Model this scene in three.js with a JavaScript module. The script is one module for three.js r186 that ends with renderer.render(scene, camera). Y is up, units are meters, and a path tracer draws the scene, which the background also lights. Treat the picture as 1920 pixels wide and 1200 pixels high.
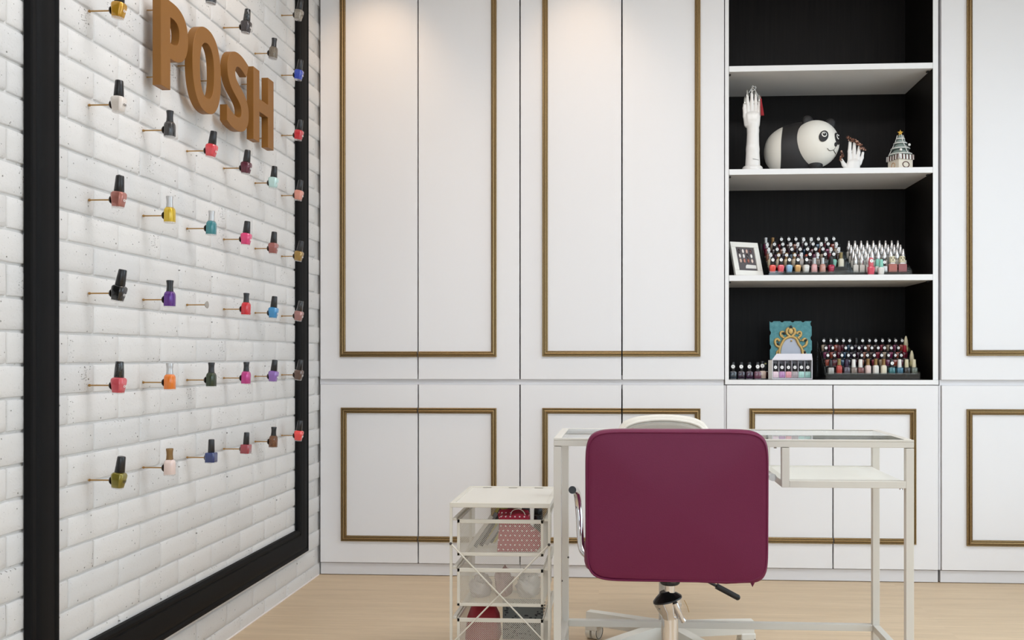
import * as THREE from 'three';
import { RoundedBoxGeometry } from 'three/addons/geometries/RoundedBoxGeometry.js';
import { mergeGeometries, mergeVertices, toCreasedNormals } from 'three/addons/utils/BufferGeometryUtils.js';
import { TextGeometry } from 'three/addons/geometries/TextGeometry.js';
import { FontLoader } from 'three/addons/loaders/FontLoader.js';
import { MarchingCubes } from 'three/addons/objects/MarchingCubes.js';
import { ImprovedNoise } from 'three/addons/math/ImprovedNoise.js';
import { RectAreaLightUniformsLib } from 'three/addons/lights/RectAreaLightUniformsLib.js';

RectAreaLightUniformsLib.init();
// World: x = 0 is the face of the brick wall, z = 0 the front of the cabinet doors, y = 0 the floor (metres).
const scene = new THREE.Scene();
const camera = new THREE.PerspectiveCamera(39.966, 1.6, 0.05, 60);
camera.position.set(1.3534, 0.97, 3.8347);
camera.rotation.y = THREE.MathUtils.degToRad(3.139);
camera.setViewOffset(1920, 1200, -119.5, -68, 1920, 1200);
scene.add(camera);

const renderer = new THREE.WebGLRenderer({ antialias: true });
renderer.toneMapping = THREE.LinearToneMapping;
renderer.toneMappingExposure = 1.1;
renderer.shadowMap.enabled = true;

// overcast daylight outside the shop window and the side window
scene.background = new THREE.Color().setRGB(0.84, 0.95, 1.1);
scene.backgroundIntensity = 2.8;

const DOWNLIGHT = { color: 0xffdcb8, spot: 1.05 };
const PANEL = { color: 0xfdfcff, level: 5.3 };

// ------------------------------------------------------------------ helpers
let seed = 20240611;
const rnd = () => { seed = (Math.imul(seed, 1664525) + 1013904223) >>> 0; return seed / 4294967296; };
const rr = (a, b) => a + (b - a) * rnd();
const noise = new ImprovedNoise();
const V = (x, y, z) => new THREE.Vector3(x, y, z);
const used = new Map();
function numbered(name) {
  const n = used.get(name) ?? 0; used.set(name, n + 1);
  return n ? `${name}_${String(n).padStart(3, '0')}` : name;
}
function mesh(name, geo, m, parent) {
  const o = new THREE.Mesh(geo, m); o.name = name; o.castShadow = o.receiveShadow = true;
  parent.add(o); return o;
}
function thing(name, label, category, pos = [0, 0, 0], group) {
  const o = new THREE.Group(); o.name = numbered(name); o.position.set(...pos);
  o.userData = { label, category }; if (group) o.userData.group = group;
  scene.add(o); return o;
}
function single(name, geo, m, label, category, pos = [0, 0, 0], group) {
  const o = mesh(numbered(name), geo, m, scene); o.position.set(...pos);
  o.userData = { label, category }; if (group) o.userData.group = group;
  return o;
}
function struct(name, label, category) {
  const o = new THREE.Group(); o.name = name; o.userData = { kind: 'structure', label, category }; scene.add(o); return o;
}
const mat = (hex, roughness = 0.5, more = {}) => new THREE.MeshStandardMaterial({ color: hex, roughness, ...more });
const phys = (hex, roughness, more = {}) => new THREE.MeshPhysicalMaterial({ color: hex, roughness, ...more });
const box = (w, h, d, x = 0, y = 0, z = 0) => new THREE.BoxGeometry(w, h, d).translate(x, y, z);
const boxAB = (x0, x1, y0, y1, z0, z1) => box(x1 - x0, y1 - y0, z1 - z0, (x0 + x1) / 2, (y0 + y1) / 2, (z0 + z1) / 2);
const rbox = (w, h, d, r = 0.003, s = 2, x = 0, y = 0, z = 0) => new RoundedBoxGeometry(w, h, d, s, r).translate(x, y, z);
const rboxAB = (x0, x1, y0, y1, z0, z1, r = 0.0015, s = 1) => rbox(x1 - x0, y1 - y0, z1 - z0, r, s, (x0 + x1) / 2, (y0 + y1) / 2, (z0 + z1) / 2);
const cyl = (r0, r1, h, n = 20, x = 0, y = 0, z = 0) => new THREE.CylinderGeometry(r1, r0, h, n).translate(x, y, z);
const clean = (g) => { const o = g.index ? g.toNonIndexed() : g.clone(); for (const k of Object.keys(o.attributes)) if (!['position', 'normal', 'uv'].includes(k)) o.deleteAttribute(k); return o; };
const merge = (list) => mergeGeometries(list.map(clean));
function rod(a, b, r, n = 10) {
  const d = V().subVectors(b, a), g = new THREE.CylinderGeometry(r, r, d.length(), n);
  g.applyQuaternion(new THREE.Quaternion().setFromUnitVectors(V(0, 1, 0), d.clone().normalize()));
  return g.translate((a.x + b.x) / 2, (a.y + b.y) / 2, (a.z + b.z) / 2);
}
const tube = (pts, r, seg = 24, n = 8, closed = false) => new THREE.TubeGeometry(new THREE.CatmullRomCurve3(pts.map((p) => (p.isVector3 ? p : V(...p))), closed), seg, r, n, closed);
// rings [y, rx, rz, exponent] joined into one closed skin with a super-elliptic section
function loft(rings, n = 24, crease = 0.7) {
  const pos = [], idx = [], uv = [];
  rings.forEach(([y, rx, rz = rx, e = 2], k) => {
    for (let i = 0; i <= n; i++) {
      const t = (i / n) * Math.PI * 2, c = Math.cos(t), s = Math.sin(t), q = 2 / e;
      pos.push(Math.sign(c) * Math.abs(c) ** q * rx, y, Math.sign(s) * Math.abs(s) ** q * rz);
      uv.push(i / n, k / (rings.length - 1));
    }
  });
  for (let k = 0; k < rings.length - 1; k++) for (let i = 0; i < n; i++) {
    const a = k * (n + 1) + i, b = a + n + 1;
    idx.push(a, b, a + 1, a + 1, b, b + 1);
  }
  for (const [k, flip] of [[0, false], [rings.length - 1, true]]) {
    const c = pos.length / 3; pos.push(0, rings[k][0], 0); uv.push(0.5, 0.5);
    for (let i = 0; i < n; i++) { const a = k * (n + 1) + i; flip ? idx.push(c, a + 1, a) : idx.push(c, a, a + 1); }
  }
  let g = new THREE.BufferGeometry();
  g.setAttribute('position', new THREE.Float32BufferAttribute(pos, 3)); g.setAttribute('uv', new THREE.Float32BufferAttribute(uv, 2)); g.setIndex(idx);
  return toCreasedNormals(g, crease);
}
// a smooth skin round tapered bones: [[ax,ay,az,ra, bx,by,bz,rb], ...]
function skin(bones, lo, hi, cells, k = 0.006, flat = 1) {
  const size = Math.max(hi[0] - lo[0], hi[1] - lo[1], hi[2] - lo[2]) / 2, c = [0, 1, 2].map((i) => (lo[i] + hi[i]) / 2);
  const mc = new MarchingCubes(cells, new THREE.MeshBasicMaterial(), false, false, 400000);
  mc.isolation = 0;
  for (let iz = 0; iz < cells; iz++) for (let iy = 0; iy < cells; iy++) for (let ix = 0; ix < cells; ix++) {
    const x = c[0] + ((ix - cells / 2) / (cells / 2)) * size, y = c[1] + ((iy - cells / 2) / (cells / 2)) * size, z = (c[2] + ((iz - cells / 2) / (cells / 2)) * size) / flat;
    let d = 1;
    for (const [ax, ay, az, ra, bx, by, bz, rb] of bones) {
      const dx = bx - ax, dy = by - ay, dz = bz - az, l = dx * dx + dy * dy + dz * dz;
      const t = Math.min(1, Math.max(0, ((x - ax) * dx + (y - ay) * dy + (z - az) * dz) / l));
      const e = Math.hypot(x - ax - dx * t, y - ay - dy * t, z - az - dz * t) - (ra + (rb - ra) * t);
      const h = Math.max(0, k - Math.abs(d - e)) / k;
      d = Math.min(d, e) - h * h * k * 0.25;
    }
    mc.field[ix + iy * cells + iz * cells * cells] = -d;
  }
  mc.update();
  const n = mc.count, p = new Float32Array(n * 3), nn = new Float32Array(n * 3);
  for (let i = 0; i < n * 3; i++) { p[i] = mc.positionArray[i] * size + c[i % 3]; nn[i] = mc.normalArray[i]; }
  let g = new THREE.BufferGeometry(); g.setAttribute('position', new THREE.BufferAttribute(p, 3));
  g = mergeVertices(g, 1e-5); g.computeVertexNormals(); return g;
}
function canvasTex(w, h, draw, srgb = true) {
  const c = document.createElement('canvas'); c.width = w; c.height = h; draw(c.getContext('2d'), w, h);
  const t = new THREE.CanvasTexture(c); t.wrapS = t.wrapT = THREE.RepeatWrapping; if (srgb) t.colorSpace = THREE.SRGBColorSpace; return t;
}
function dataTex(w, h, fn, srgb = false) {
  const a = new Uint8Array(w * h * 4);
  for (let y = 0; y < h; y++) for (let x = 0; x < w; x++) { const v = fn(x / w, y / h, x, y), i = (y * w + x) * 4; for (let k = 0; k < 3; k++) a[i + k] = Math.max(0, Math.min(255, v[k] ?? v[0])); a[i + 3] = 255; }
  const t = new THREE.DataTexture(a, w, h); t.magFilter = THREE.LinearFilter; t.minFilter = THREE.LinearMipmapLinearFilter; t.generateMipmaps = true;
  t.wrapS = t.wrapT = THREE.RepeatWrapping; if (srgb) t.colorSpace = THREE.SRGBColorSpace; t.needsUpdate = true; return t;
}
const wrapNoise = (u, v, f, s) => noise.noise(Math.cos(u * 6.2832) * f + 9 + s, Math.sin(u * 6.2832) * f + 5, Math.cos(v * 6.2832) * f * 0.9 + Math.sin(v * 6.2832) * f * 1.7 + s * 3);
const ordinals = ['first', 'second', 'third', 'fourth', 'fifth', 'sixth', 'seventh', 'eighth', 'ninth', 'tenth', 'eleventh', 'twelfth', 'thirteenth', 'fourteenth'];
const font = await new FontLoader().loadAsync('fonts/droid/droid_sans_bold.typeface.json');

// ------------------------------------------------------------------ materials
// chipped white masonry paint: little pits and pinholes
const pits = [];
for (let i = 0; i < 420; i++) pits.push([rnd(), rnd(), rnd() ** 3 * 0.0042 + 0.0012]);
for (let k = 0; k < 9; k++) { const cx = rnd(), cy = rnd(); for (let i = 0; i < 24; i++) pits.push([(cx + rr(-0.03, 0.03) + 1) % 1, (cy + rr(-0.06, 0.06) + 1) % 1, rr(0.001, 0.0035)]); }
const pitMap = canvasTex(1024, 1024, (g, w, h) => {
  g.fillStyle = '#f4f3f1'; g.fillRect(0, 0, w, h);
  for (let i = 0; i < 5200; i++) { const t = 226 + Math.floor(rnd() * 24); g.fillStyle = `rgba(${t},${t - 1},${t - 3},0.5)`; const s = rr(1, 5); g.fillRect(rnd() * w, rnd() * h, s, s * rr(0.6, 1.5)); }
  for (const [x, y, r] of pits) { const t = 90 + Math.floor(rnd() * 90); g.fillStyle = `rgba(${t},${t - 4},${t - 8},0.75)`; g.beginPath(); g.ellipse(x * w, y * h, r * w * 0.55, r * h * rr(0.4, 0.8), rr(0, 3), 0, 7); g.fill(); }
});
const pitBump = canvasTex(1024, 1024, (g, w, h) => {
  g.fillStyle = '#c8c8c8'; g.fillRect(0, 0, w, h);
  for (let i = 0; i < 9000; i++) { const t = 165 + Math.floor(rnd() * 80); g.fillStyle = `rgba(${t},${t},${t},0.35)`; g.beginPath(); g.ellipse(rnd() * w, rnd() * h, rr(1, 9), rr(1, 6), rr(0, 3), 0, 7); g.fill(); }
  for (const [x, y, r] of pits) { g.fillStyle = '#303030'; g.beginPath(); g.arc(x * w, y * h, r * w * 0.6, 0, 7); g.fill(); }
}, false);
const brickMats = [0xe8e7e6, 0xe4e3e2, 0xeae9e8, 0xe2e2e2].map((c) => new THREE.MeshStandardMaterial({ color: c, roughness: 0.62, map: pitMap, bumpMap: pitBump, bumpScale: 0.0032 }));
const mortarMat = mat(0xd6d4d1, 0.8, { bumpMap: pitBump, bumpScale: 0.003 });
const laminate = phys(0xebe9e9, 0.42, { clearcoat: 0.15, clearcoatRoughness: 0.35 });
const carcass = mat(0xdedcdd, 0.5);
const goldTrim = dataTex(256, 64, (u, v, x, y) => { const n = noise.noise(u * 60, v * 14, 3) * 0.5 + noise.noise(u * 160, v * 30, 8) * 0.5, t = 1 + n * 0.3; return [146 * t, 122 * t, 84 * t]; }, true);
const gold = new THREE.MeshStandardMaterial({ map: goldTrim, roughness: 0.36, metalness: 0.8 });
const blackWood = new THREE.MeshPhysicalMaterial({
  color: 0xffffff, roughness: 0.45, specularIntensity: 0.3,
  map: dataTex(256, 256, (u, v) => { const n = noise.noise(u * 90, v * 6, 1) + 0.5 * noise.noise(u * 200, v * 18, 7); return [22 + n * 7, 19 + n * 6, 18 + n * 6]; }, true),
});
const frameBlack = phys(0x0d0d0e, 0.6, { specularIntensity: 0.3 });
const shelfWhite = mat(0xeeedec, 0.45);
const woodTex = dataTex(1024, 1024, (u, v) => {
  const row = Math.floor(v * 6), t0 = noise.noise(row * 3.7 + 0.5, 2.2, 7.7) * 5;
  const g = noise.noise(u * 5 + row * 7, v * 150, 1.5) * 7 + noise.noise(u * 16 + row * 3, v * 420, 4.5) * 6 + noise.noise(u * 3, v * 26, 9.1) * 8 + noise.noise(u * 40, v * 260, 2.2) * 3;
  return [208 + t0 + g, 184 + t0 + g * 1.02, 152 + t0 + g * 1.0];
}, true);
const woodBump = dataTex(512, 512, (u, v) => [150 + noise.noise(u * 10, v * 180, 1.5) * 60 + noise.noise(u * 30, v * 400, 4) * 40]);
const floorMat = new THREE.MeshStandardMaterial({ map: woodTex, roughness: 0.48, bumpMap: woodBump, bumpScale: 0.0006 });
const whiteSteel = mat(0xdcd7cd, 0.42);
const chrome = mat(0xe6e6e8, 0.1, { metalness: 1 });
const brass = mat(0xb08a52, 0.38, { metalness: 0.55 });
const blackPlastic = mat(0x151416, 0.38);
const glass = phys(0xf4faf8, 0.02, { transmission: 1, thickness: 0, ior: 1.5 });
const acrylic = phys(0xf4f6f6, 0.05, { transmission: 1, thickness: 0, ior: 1.49 });
const porcelain = phys(0xefebe6, 0.32, { clearcoat: 0.4, clearcoatRoughness: 0.2 });
const letterMat = mat(0x8c5d22, 0.5, { metalness: 0.2, bumpMap: dataTex(128, 128, (u, v) => [128 + noise.noise(u * 60, v * 60, 2) * 60]), bumpScale: 0.0004 });

// ------------------------------------------------------------------ room shell
const RX = 3.66, BZ = 6.4, CH = 2.84;   // right wall, back wall, ceiling height
{
  const f = struct('floor', 'pale oak laminate floor with fine straight grain', 'floor');
  const g = boxAB(-0.2, RX + 0.2, -0.12, 0, -0.6, BZ + 0.2), p = g.attributes.position, uv = [];
  for (let i = 0; i < p.count; i++) uv.push(p.getX(i) / 1.25, p.getZ(i) / 1.15);
  g.setAttribute('uv', new THREE.Float32BufferAttribute(uv, 2));
  mesh('floor_surface', g, floorMat, f);
}
{
  const c = struct('ceiling', 'plain white painted ceiling', 'ceiling');
  mesh('ceiling_slab', boxAB(-0.2, RX + 0.2, CH, CH + 0.15, -0.6, BZ + 0.2), mat(0xf2f1f0, 0.9), c);
}
const plaster = mat(0xecebea, 0.9);
{
  const b = struct('wall_back', 'plain wall behind the cabinets', 'wall');
  mesh('wall_panel', boxAB(-0.2, RX + 0.2, -0.02, CH, -0.6, -0.43), plaster, b);
}
{ // right wall with a wide side window
  const w = struct('wall_right', 'white side wall with a wide window', 'wall');
  const z0 = 0.45, z1 = 3.05, y0 = 0.3, y1 = 2.6;
  for (const [n, g] of [['wall_panel', boxAB(RX, RX + 0.18, 0, CH, -0.43, z0)], ['wall_panel', boxAB(RX, RX + 0.18, 0, CH, z1, BZ)], ['wall_panel', boxAB(RX, RX + 0.18, 0, y0, z0, z1)], ['wall_panel', boxAB(RX, RX + 0.18, y1, CH, z0, z1)]]) mesh(n, g, plaster, w);
  const win = struct('window_1', 'side window with white frame', 'window');
  const fr = mat(0xf0f0ee, 0.5);
  mesh('window_frame', merge([boxAB(RX + 0.06, RX + 0.12, y0, y0 + 0.06, z0, z1), boxAB(RX + 0.06, RX + 0.12, y1 - 0.06, y1, z0, z1), boxAB(RX + 0.06, RX + 0.12, y0, y1, z0, z0 + 0.06), boxAB(RX + 0.06, RX + 0.12, y0, y1, z1 - 0.06, z1), boxAB(RX + 0.06, RX + 0.12, y0, y1, 1.72, 1.78)]), fr, win);
  mesh('pane', new THREE.PlaneGeometry(1.21, y1 - y0 - 0.12).rotateY(-Math.PI / 2).translate(RX + 0.09, (y0 + y1) / 2, 1.115), glass, win);
  mesh('pane', new THREE.PlaneGeometry(1.21, y1 - y0 - 0.12).rotateY(-Math.PI / 2).translate(RX + 0.09, (y0 + y1) / 2, 2.385), glass, win);
}
{ // shop front behind the camera
  const w = struct('wall_front', 'shop front wall behind the viewer', 'wall');
  const x0 = 0.45, x1 = 3.25, y0 = 0.12, y1 = 2.5;
  for (const g of [boxAB(-0.2, x0, 0, CH, BZ, BZ + 0.18), boxAB(x1, RX + 0.18, 0, CH, BZ, BZ + 0.18), boxAB(x0, x1, 0, y0, BZ, BZ + 0.18), boxAB(x0, x1, y1, CH, BZ, BZ + 0.18)]) mesh('wall_panel', g, plaster, w);
  const win = struct('window_2', 'tall shop window with dark frame', 'window');
  mesh('window_frame', merge([boxAB(x0, x1, y0, y0 + 0.06, BZ + 0.06, BZ + 0.12), boxAB(x0, x1, y1 - 0.06, y1, BZ + 0.06, BZ + 0.12), boxAB(x0, x0 + 0.06, y0, y1, BZ + 0.06, BZ + 0.12), boxAB(x1 - 0.06, x1, y0, y1, BZ + 0.06, BZ + 0.12), boxAB(1.82, 1.88, y0, y1, BZ + 0.06, BZ + 0.12)]), mat(0x3a3836, 0.5), win);
  for (const x of [1.165, 2.535]) mesh('pane', new THREE.PlaneGeometry(1.31, y1 - y0 - 0.12).rotateY(Math.PI).translate(x, (y0 + y1) / 2, BZ + 0.09), glass, win);
  const gr = struct('ground_outside', 'pale pavement outside the windows', 'pavement');
  mesh('pavement', boxAB(-12, 16, -0.3, -0.13, -4, 22), mat(0xb8b4ae, 0.9), gr);
}
{ // brick wall
  const w = struct('wall_left', 'white painted brick wall', 'brick wall');
  const mg = boxAB(-0.2, -0.0055, -0.02, CH, -0.43, BZ + 0.18), p = mg.attributes.position, uv = [];
  for (let i = 0; i < p.count; i++) uv.push(p.getZ(i) / 0.6, p.getY(i) / 0.6);
  mg.setAttribute('uv', new THREE.Float32BufferAttribute(uv, 2));
  mesh('mortar', mg, mortarMat, w);
  const L = 0.2145, H = 0.0749, J = 0.005;
  // a brick with a rough face and worn, rounded arrises
  const variant = (s, len) => {
    const nx = len > 0.15 ? 9 : 5, ny = 4, hl = (len - J) / 2, hh = (H - J) / 2, pos = [], idx = [], uv = [];
    const us = [], vs = [];
    for (let i = 0; i <= nx; i++) us.push(i === 0 ? -1 : i === nx ? 1 : -0.975 + (1.95 * (i - 1)) / (nx - 2));
    for (let j = 0; j <= ny + 1; j++) vs.push(j === 0 ? -1 : j === ny + 1 ? 1 : -0.925 + (1.85 * (j - 1)) / (ny - 1));
    const u0 = ((s * 0.37) % 1), v0 = ((s * 0.61) % 1);
    for (const v of vs) for (const u of us) {
      const edge = Math.abs(u) === 1 || Math.abs(v) === 1, rimU = Math.abs(u) > 0.9, rimV = Math.abs(v) > 0.8;
      const n1 = noise.noise(u * 2.2 + s * 5, v * 1.2, s), n2 = noise.noise(u * 6 + s, v * 3 + s * 2, 4.4);
      const x = edge ? -0.0056 : 0.0004 + n1 * 0.0009 + n2 * 0.0006 - (rimU || rimV ? 0.0003 : 0);
      const wob = noise.noise(u * 4 + s * 3, v * 3, 7.1 + s) * 0.0016;
      const z = u * hl + (rimU ? wob : 0), y = v * hh + (rimV ? noise.noise(u * 5 + s * 2, v, 3.3) * 0.0017 : 0);
      pos.push(x, y, z); uv.push(z / 0.6 + u0, y / 0.6 + v0);
    }
    const r = us.length;
    for (let j = 0; j < vs.length - 1; j++) for (let i = 0; i < r - 1; i++) { const a = j * r + i; idx.push(a, a + r, a + 1, a + 1, a + r, a + r + 1); }
    const g = new THREE.BufferGeometry();
    g.setAttribute('position', new THREE.Float32BufferAttribute(pos, 3)); g.setAttribute('uv', new THREE.Float32BufferAttribute(uv, 2)); g.setIndex(idx); g.computeVertexNormals();
    return g;
  };
  const full = Array.from({ length: 18 }, (_, i) => variant(i + 1, L));
  const spots = [];
  for (let k = 0; k < 38; k++) {
    const y = 0.052 - 0.0749 + (k + 0.5) * H; if (y > CH - 0.03) break;
    const phase = k % 2 ? 1.6533 + 0.1045 : 1.6533;
    for (let i = -22; i < 9; i++) {
      const z = phase - (i + 0.5) * L; if (z < 0.0 || z > BZ - 0.1) continue;
      const dz = 3.8347 - z, top = 0.97 + (668 / 1650) * dz + 0.09, bot = 0.97 - (532 / 1650) * dz - 0.09;
      spots.push([z, y, z < 2.14 && y < top && y > bot ? 1 : 0]);
    }
  }
  const seen = spots.filter((s) => s[2]).sort((a, b) => b[0] - a[0]), rest = spots.filter((s) => !s[2]).concat(seen.splice(300));
  seen.forEach(([z, y], i) => { const b = mesh(numbered('brick'), full[Math.floor(rnd() * 18)], brickMats[Math.floor(rnd() * 4)], w); b.position.set(rr(-0.0006, 0.0006), y, z); });
  const far = merge(rest.map(([z, y]) => full[Math.floor(rnd() * 18)].clone().translate(0, y, z)));
  mesh('brick_remainder', far, brickMats[0], w).userData.kind = 'stuff';
  // the bead of sealant where the wall meets the floor
  const t = struct('trim_1', 'thin white sealant bead along the foot of the brick wall', 'sealant');
  const pts = []; for (let i = 0; i <= 60; i++) pts.push(V(0.001 + noise.noise(i * 0.6, 0, 3) * 0.0012, 0.001, (i / 60) * 4));
  mesh('sealant_bead', tube(pts, 0.0035, 180, 6), mat(0xefe6e2, 0.5), t);
}

// ------------------------------------------------------------------ ceiling lamps
function downlight(x, z, label, aim, angle, power, color = DOWNLIGHT.color) {
  const t = thing('ceiling_downlight', label, 'lamp', [x, CH, z], 'recessed ceiling spots');
  mesh('trim_ring', new THREE.TorusGeometry(0.048, 0.007, 8, 28).rotateX(Math.PI / 2).translate(0, -0.003, 0), mat(0xf2f0ec, 0.5), t);
  mesh('lens', new THREE.CylinderGeometry(0.042, 0.042, 0.004, 24).translate(0, -0.004, 0), new THREE.MeshStandardMaterial({ color: 0xffffff, emissive: color, emissiveIntensity: 4 }), t);
  const s = new THREE.SpotLight(color, power, 0, angle, 0.9, 2);
  s.position.set(0, -0.02, 0); s.target.position.set(aim[0] - x, aim[1] - CH, aim[2] - z); s.castShadow = true; s.shadow.radius = 2;
  t.add(s); t.add(s.target); return t;
}
downlight(0.26, 0.42, 'recessed warm spot above the leftmost tall cabinet door', [0.26, 1.9, -0.05], 0.62, DOWNLIGHT.spot);
downlight(1.17, 0.42, 'recessed warm spot above the second tall cabinet', [1.17, 1.9, -0.05], 0.62, DOWNLIGHT.spot * 0.6);
downlight(0.62, 0.95, 'recessed warm spot lighting the letters on the brick wall', [0.0, 1.85, 1.05], 0.6, DOWNLIGHT.spot * 0.8);
function panel(x, z, label) {
  const t = thing('ceiling_panel_light', label, 'lamp', [x, CH, z], 'flat ceiling panel lights');
  mesh('frame', merge([boxAB(-0.62, 0.62, -0.02, 0, -0.32, -0.3), boxAB(-0.62, 0.62, -0.02, 0, 0.3, 0.32), boxAB(-0.62, -0.6, -0.02, 0, -0.3, 0.3), boxAB(0.6, 0.62, -0.02, 0, -0.3, 0.3)]), mat(0xf0eeea, 0.5), t);
  mesh('diffuser', boxAB(-0.6, 0.6, -0.012, 0, -0.3, 0.3), new THREE.MeshStandardMaterial({ color: 0xffffff, emissive: PANEL.color, emissiveIntensity: 1.5 }), t);
  const a = new THREE.RectAreaLight(PANEL.color, PANEL.level, 1.2, 0.6); a.position.set(0, -0.025, 0); a.lookAt(0, -1, 0); t.add(a);
}
panel(1.1, 1.75, 'flat ceiling panel light beside the brick wall');
panel(2.45, 1.75, 'flat ceiling panel light over the nail desk');
panel(1.7, 4.9, 'flat ceiling panel light near the shop window');

// ------------------------------------------------------------------ built-in cabinets
const PROFILE = [[0, 0], [0, 0.0085], [0.0018, 0.010], [0.0045, 0.0095], [0.0062, 0.0058], [0.0082, 0.0058], [0.0095, 0.0125], [0.0135, 0.0150], [0.0165, 0.0135], [0.0182, 0.0075], [0.0198, 0.0075], [0.0212, 0.0092], [0.0228, 0.0080], [0.0245, 0.0035], [0.0245, 0]];
// one side of a mitred moulding: along from a to b at outer line, growing inwards; m0 / m1 say whether the end is mitred
function mouldSide(len, m0, m1) {
  const pos = [], idx = [], uv = [];
  for (const end of [0, 1]) for (const [i, h] of PROFILE) { const s = end ? len - (m1 ? i : 0) : (m0 ? i : 0); pos.push(s, i, h); uv.push(s / 0.5, i / 0.0245); }
  const n = PROFILE.length;
  for (let k = 0; k < n - 1; k++) idx.push(k, k + n, k + 1, k + 1, k + n, k + n + 1);
  for (let k = 1; k < n - 1; k++) idx.push(0, k, k + 1, n, n + k + 1, n + k);
  const g = new THREE.BufferGeometry(); g.setAttribute('position', new THREE.Float32BufferAttribute(pos, 3)); g.setAttribute('uv', new THREE.Float32BufferAttribute(uv, 2)); g.setIndex(idx);
  return toCreasedNormals(g, 0.35);
}
// half a moulding frame on one door: side 'l' has its upright on the left and runs to the door's right edge
function mouldHalf(x0, x1, y0, y1, side) {
  const w = x1 - x0, h = y1 - y0, out = [];
  const put = (g, rot, x, y) => out.push(g.rotateZ(rot).translate(x, y, 0));
  if (side === 'l') {
    put(mouldSide(w, true, false), 0, x0, y0);
    put(mouldSide(w, false, true), Math.PI, x1, y1);
    put(mouldSide(h, true, true), -Math.PI / 2, x0, y1);
  } else {
    put(mouldSide(w, false, true), 0, x0, y0);
    put(mouldSide(w, true, false), Math.PI, x1, y1);
    put(mouldSide(h, true, true), Math.PI / 2, x1, y0);
  }
  return merge(out);
}
const KICK = 0.055, LOW0 = 0.0575, LOW1 = 0.845, UP0 = 0.869, UP1 = 2.78, DEPTH = 0.4;
const seams = [0.006, 0.4475, 0.8985, 1.3445, 1.7885, 2.250, 2.703, 3.155, 3.62];
function cabinet(name, label, x0, xm, x1, y0, y1, mx0, mx1, my0, my1, plinth, swing = [0, 0]) {
  const t = thing(name, label, 'cabinet', [x0, 0, 0]);
  const X = (v) => v - x0;
  const parts = [boxAB(X(x0) + 0.0032, X(x0) + 0.02, y0, y1, -DEPTH, -0.022), boxAB(X(x1) - 0.02, X(x1) - 0.0032, y0, y1, -DEPTH, -0.022), boxAB(X(x0) + 0.02, X(x1) - 0.02, y0, y0 + 0.018, -DEPTH, -0.022), boxAB(X(x0) + 0.02, X(x1) - 0.02, y1 - 0.018, y1, -DEPTH, -0.022), boxAB(X(x0) + 0.02, X(x1) - 0.02, y0, y1, -DEPTH, -DEPTH + 0.008)];
  if (plinth) mesh('plinth', boxAB(X(x0) + 0.001, X(x1) - 0.001, 0.003, KICK - 0.002, -0.06, -0.012), carcass, t);
  mesh('body', merge(parts), carcass, t);
  [[x0, xm, 'l', mx0, xm, swing[0]], [xm, x1, 'r', xm, mx1, swing[1]]].forEach(([a, b, side, ma, mb, turn]) => {
    const d = new THREE.Group(); d.name = 'door'; t.add(d);
    const hinge = side === 'l' ? X(a) : X(b); d.position.set(hinge, 0, 0); d.rotation.y = turn;
    mesh('door_panel', rboxAB(X(a) + 0.0028 - hinge, X(b) - 0.0028 - hinge, y0, y1, -0.02, 0, 0.0012), laminate, d);
    mesh('gold_moulding', mouldHalf(X(ma) + (side === 'r' ? 0.0028 : 0) - hinge, X(mb) - (side === 'l' ? 0.0028 : 0) - hinge, my0, my1, side), gold, d).userData.label = 'antique gold half frame moulding';
  });
  return t;
}
cabinet('tall_cabinet', 'tall white double-door cabinet with gold moulding, next to the brick wall', seams[0], seams[1], seams[2], UP0, UP1, 0.0985, 0.7958, 0.967, 2.66, false, [-0.008, 0.01]);
cabinet('tall_cabinet', 'tall white double-door cabinet with gold moulding, left of the open shelves', seams[2], seams[3], seams[4], UP0, UP1, 0.997, 1.6835, 0.969, 2.66, false, [-0.008, 0.006]);
cabinet('tall_cabinet', 'tall white cabinet with gold moulding, right of the open shelves, cut by frame', seams[6], seams[7], seams[8], UP0, UP1, 2.810, 3.51, 0.972, 2.66, false);
cabinet('base_cabinet', 'low white double-door cabinet with gold moulding, next to the brick wall', seams[0], seams[1], seams[2], LOW0, LOW1, 0.1034, 0.7955, 0.153, 0.743, true);
cabinet('base_cabinet', 'low white double-door cabinet behind the trolley and purple chair', seams[2], seams[3], seams[4], LOW0, LOW1, 0.997, 1.6835, 0.155, 0.744, true);
cabinet('base_cabinet', 'low white double-door cabinet under the open black shelves', seams[4] + 0.006, seams[5], seams[6] - 0.007, LOW0, LOW1, 1.8935, 2.5985, 0.166, 0.7455, true);
cabinet('base_cabinet', 'low white cabinet with gold moulding at the right edge', seams[6] + 0.002, seams[7], seams[8], LOW0, LOW1, 2.810, 3.51, 0.163, 0.745, true);
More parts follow.
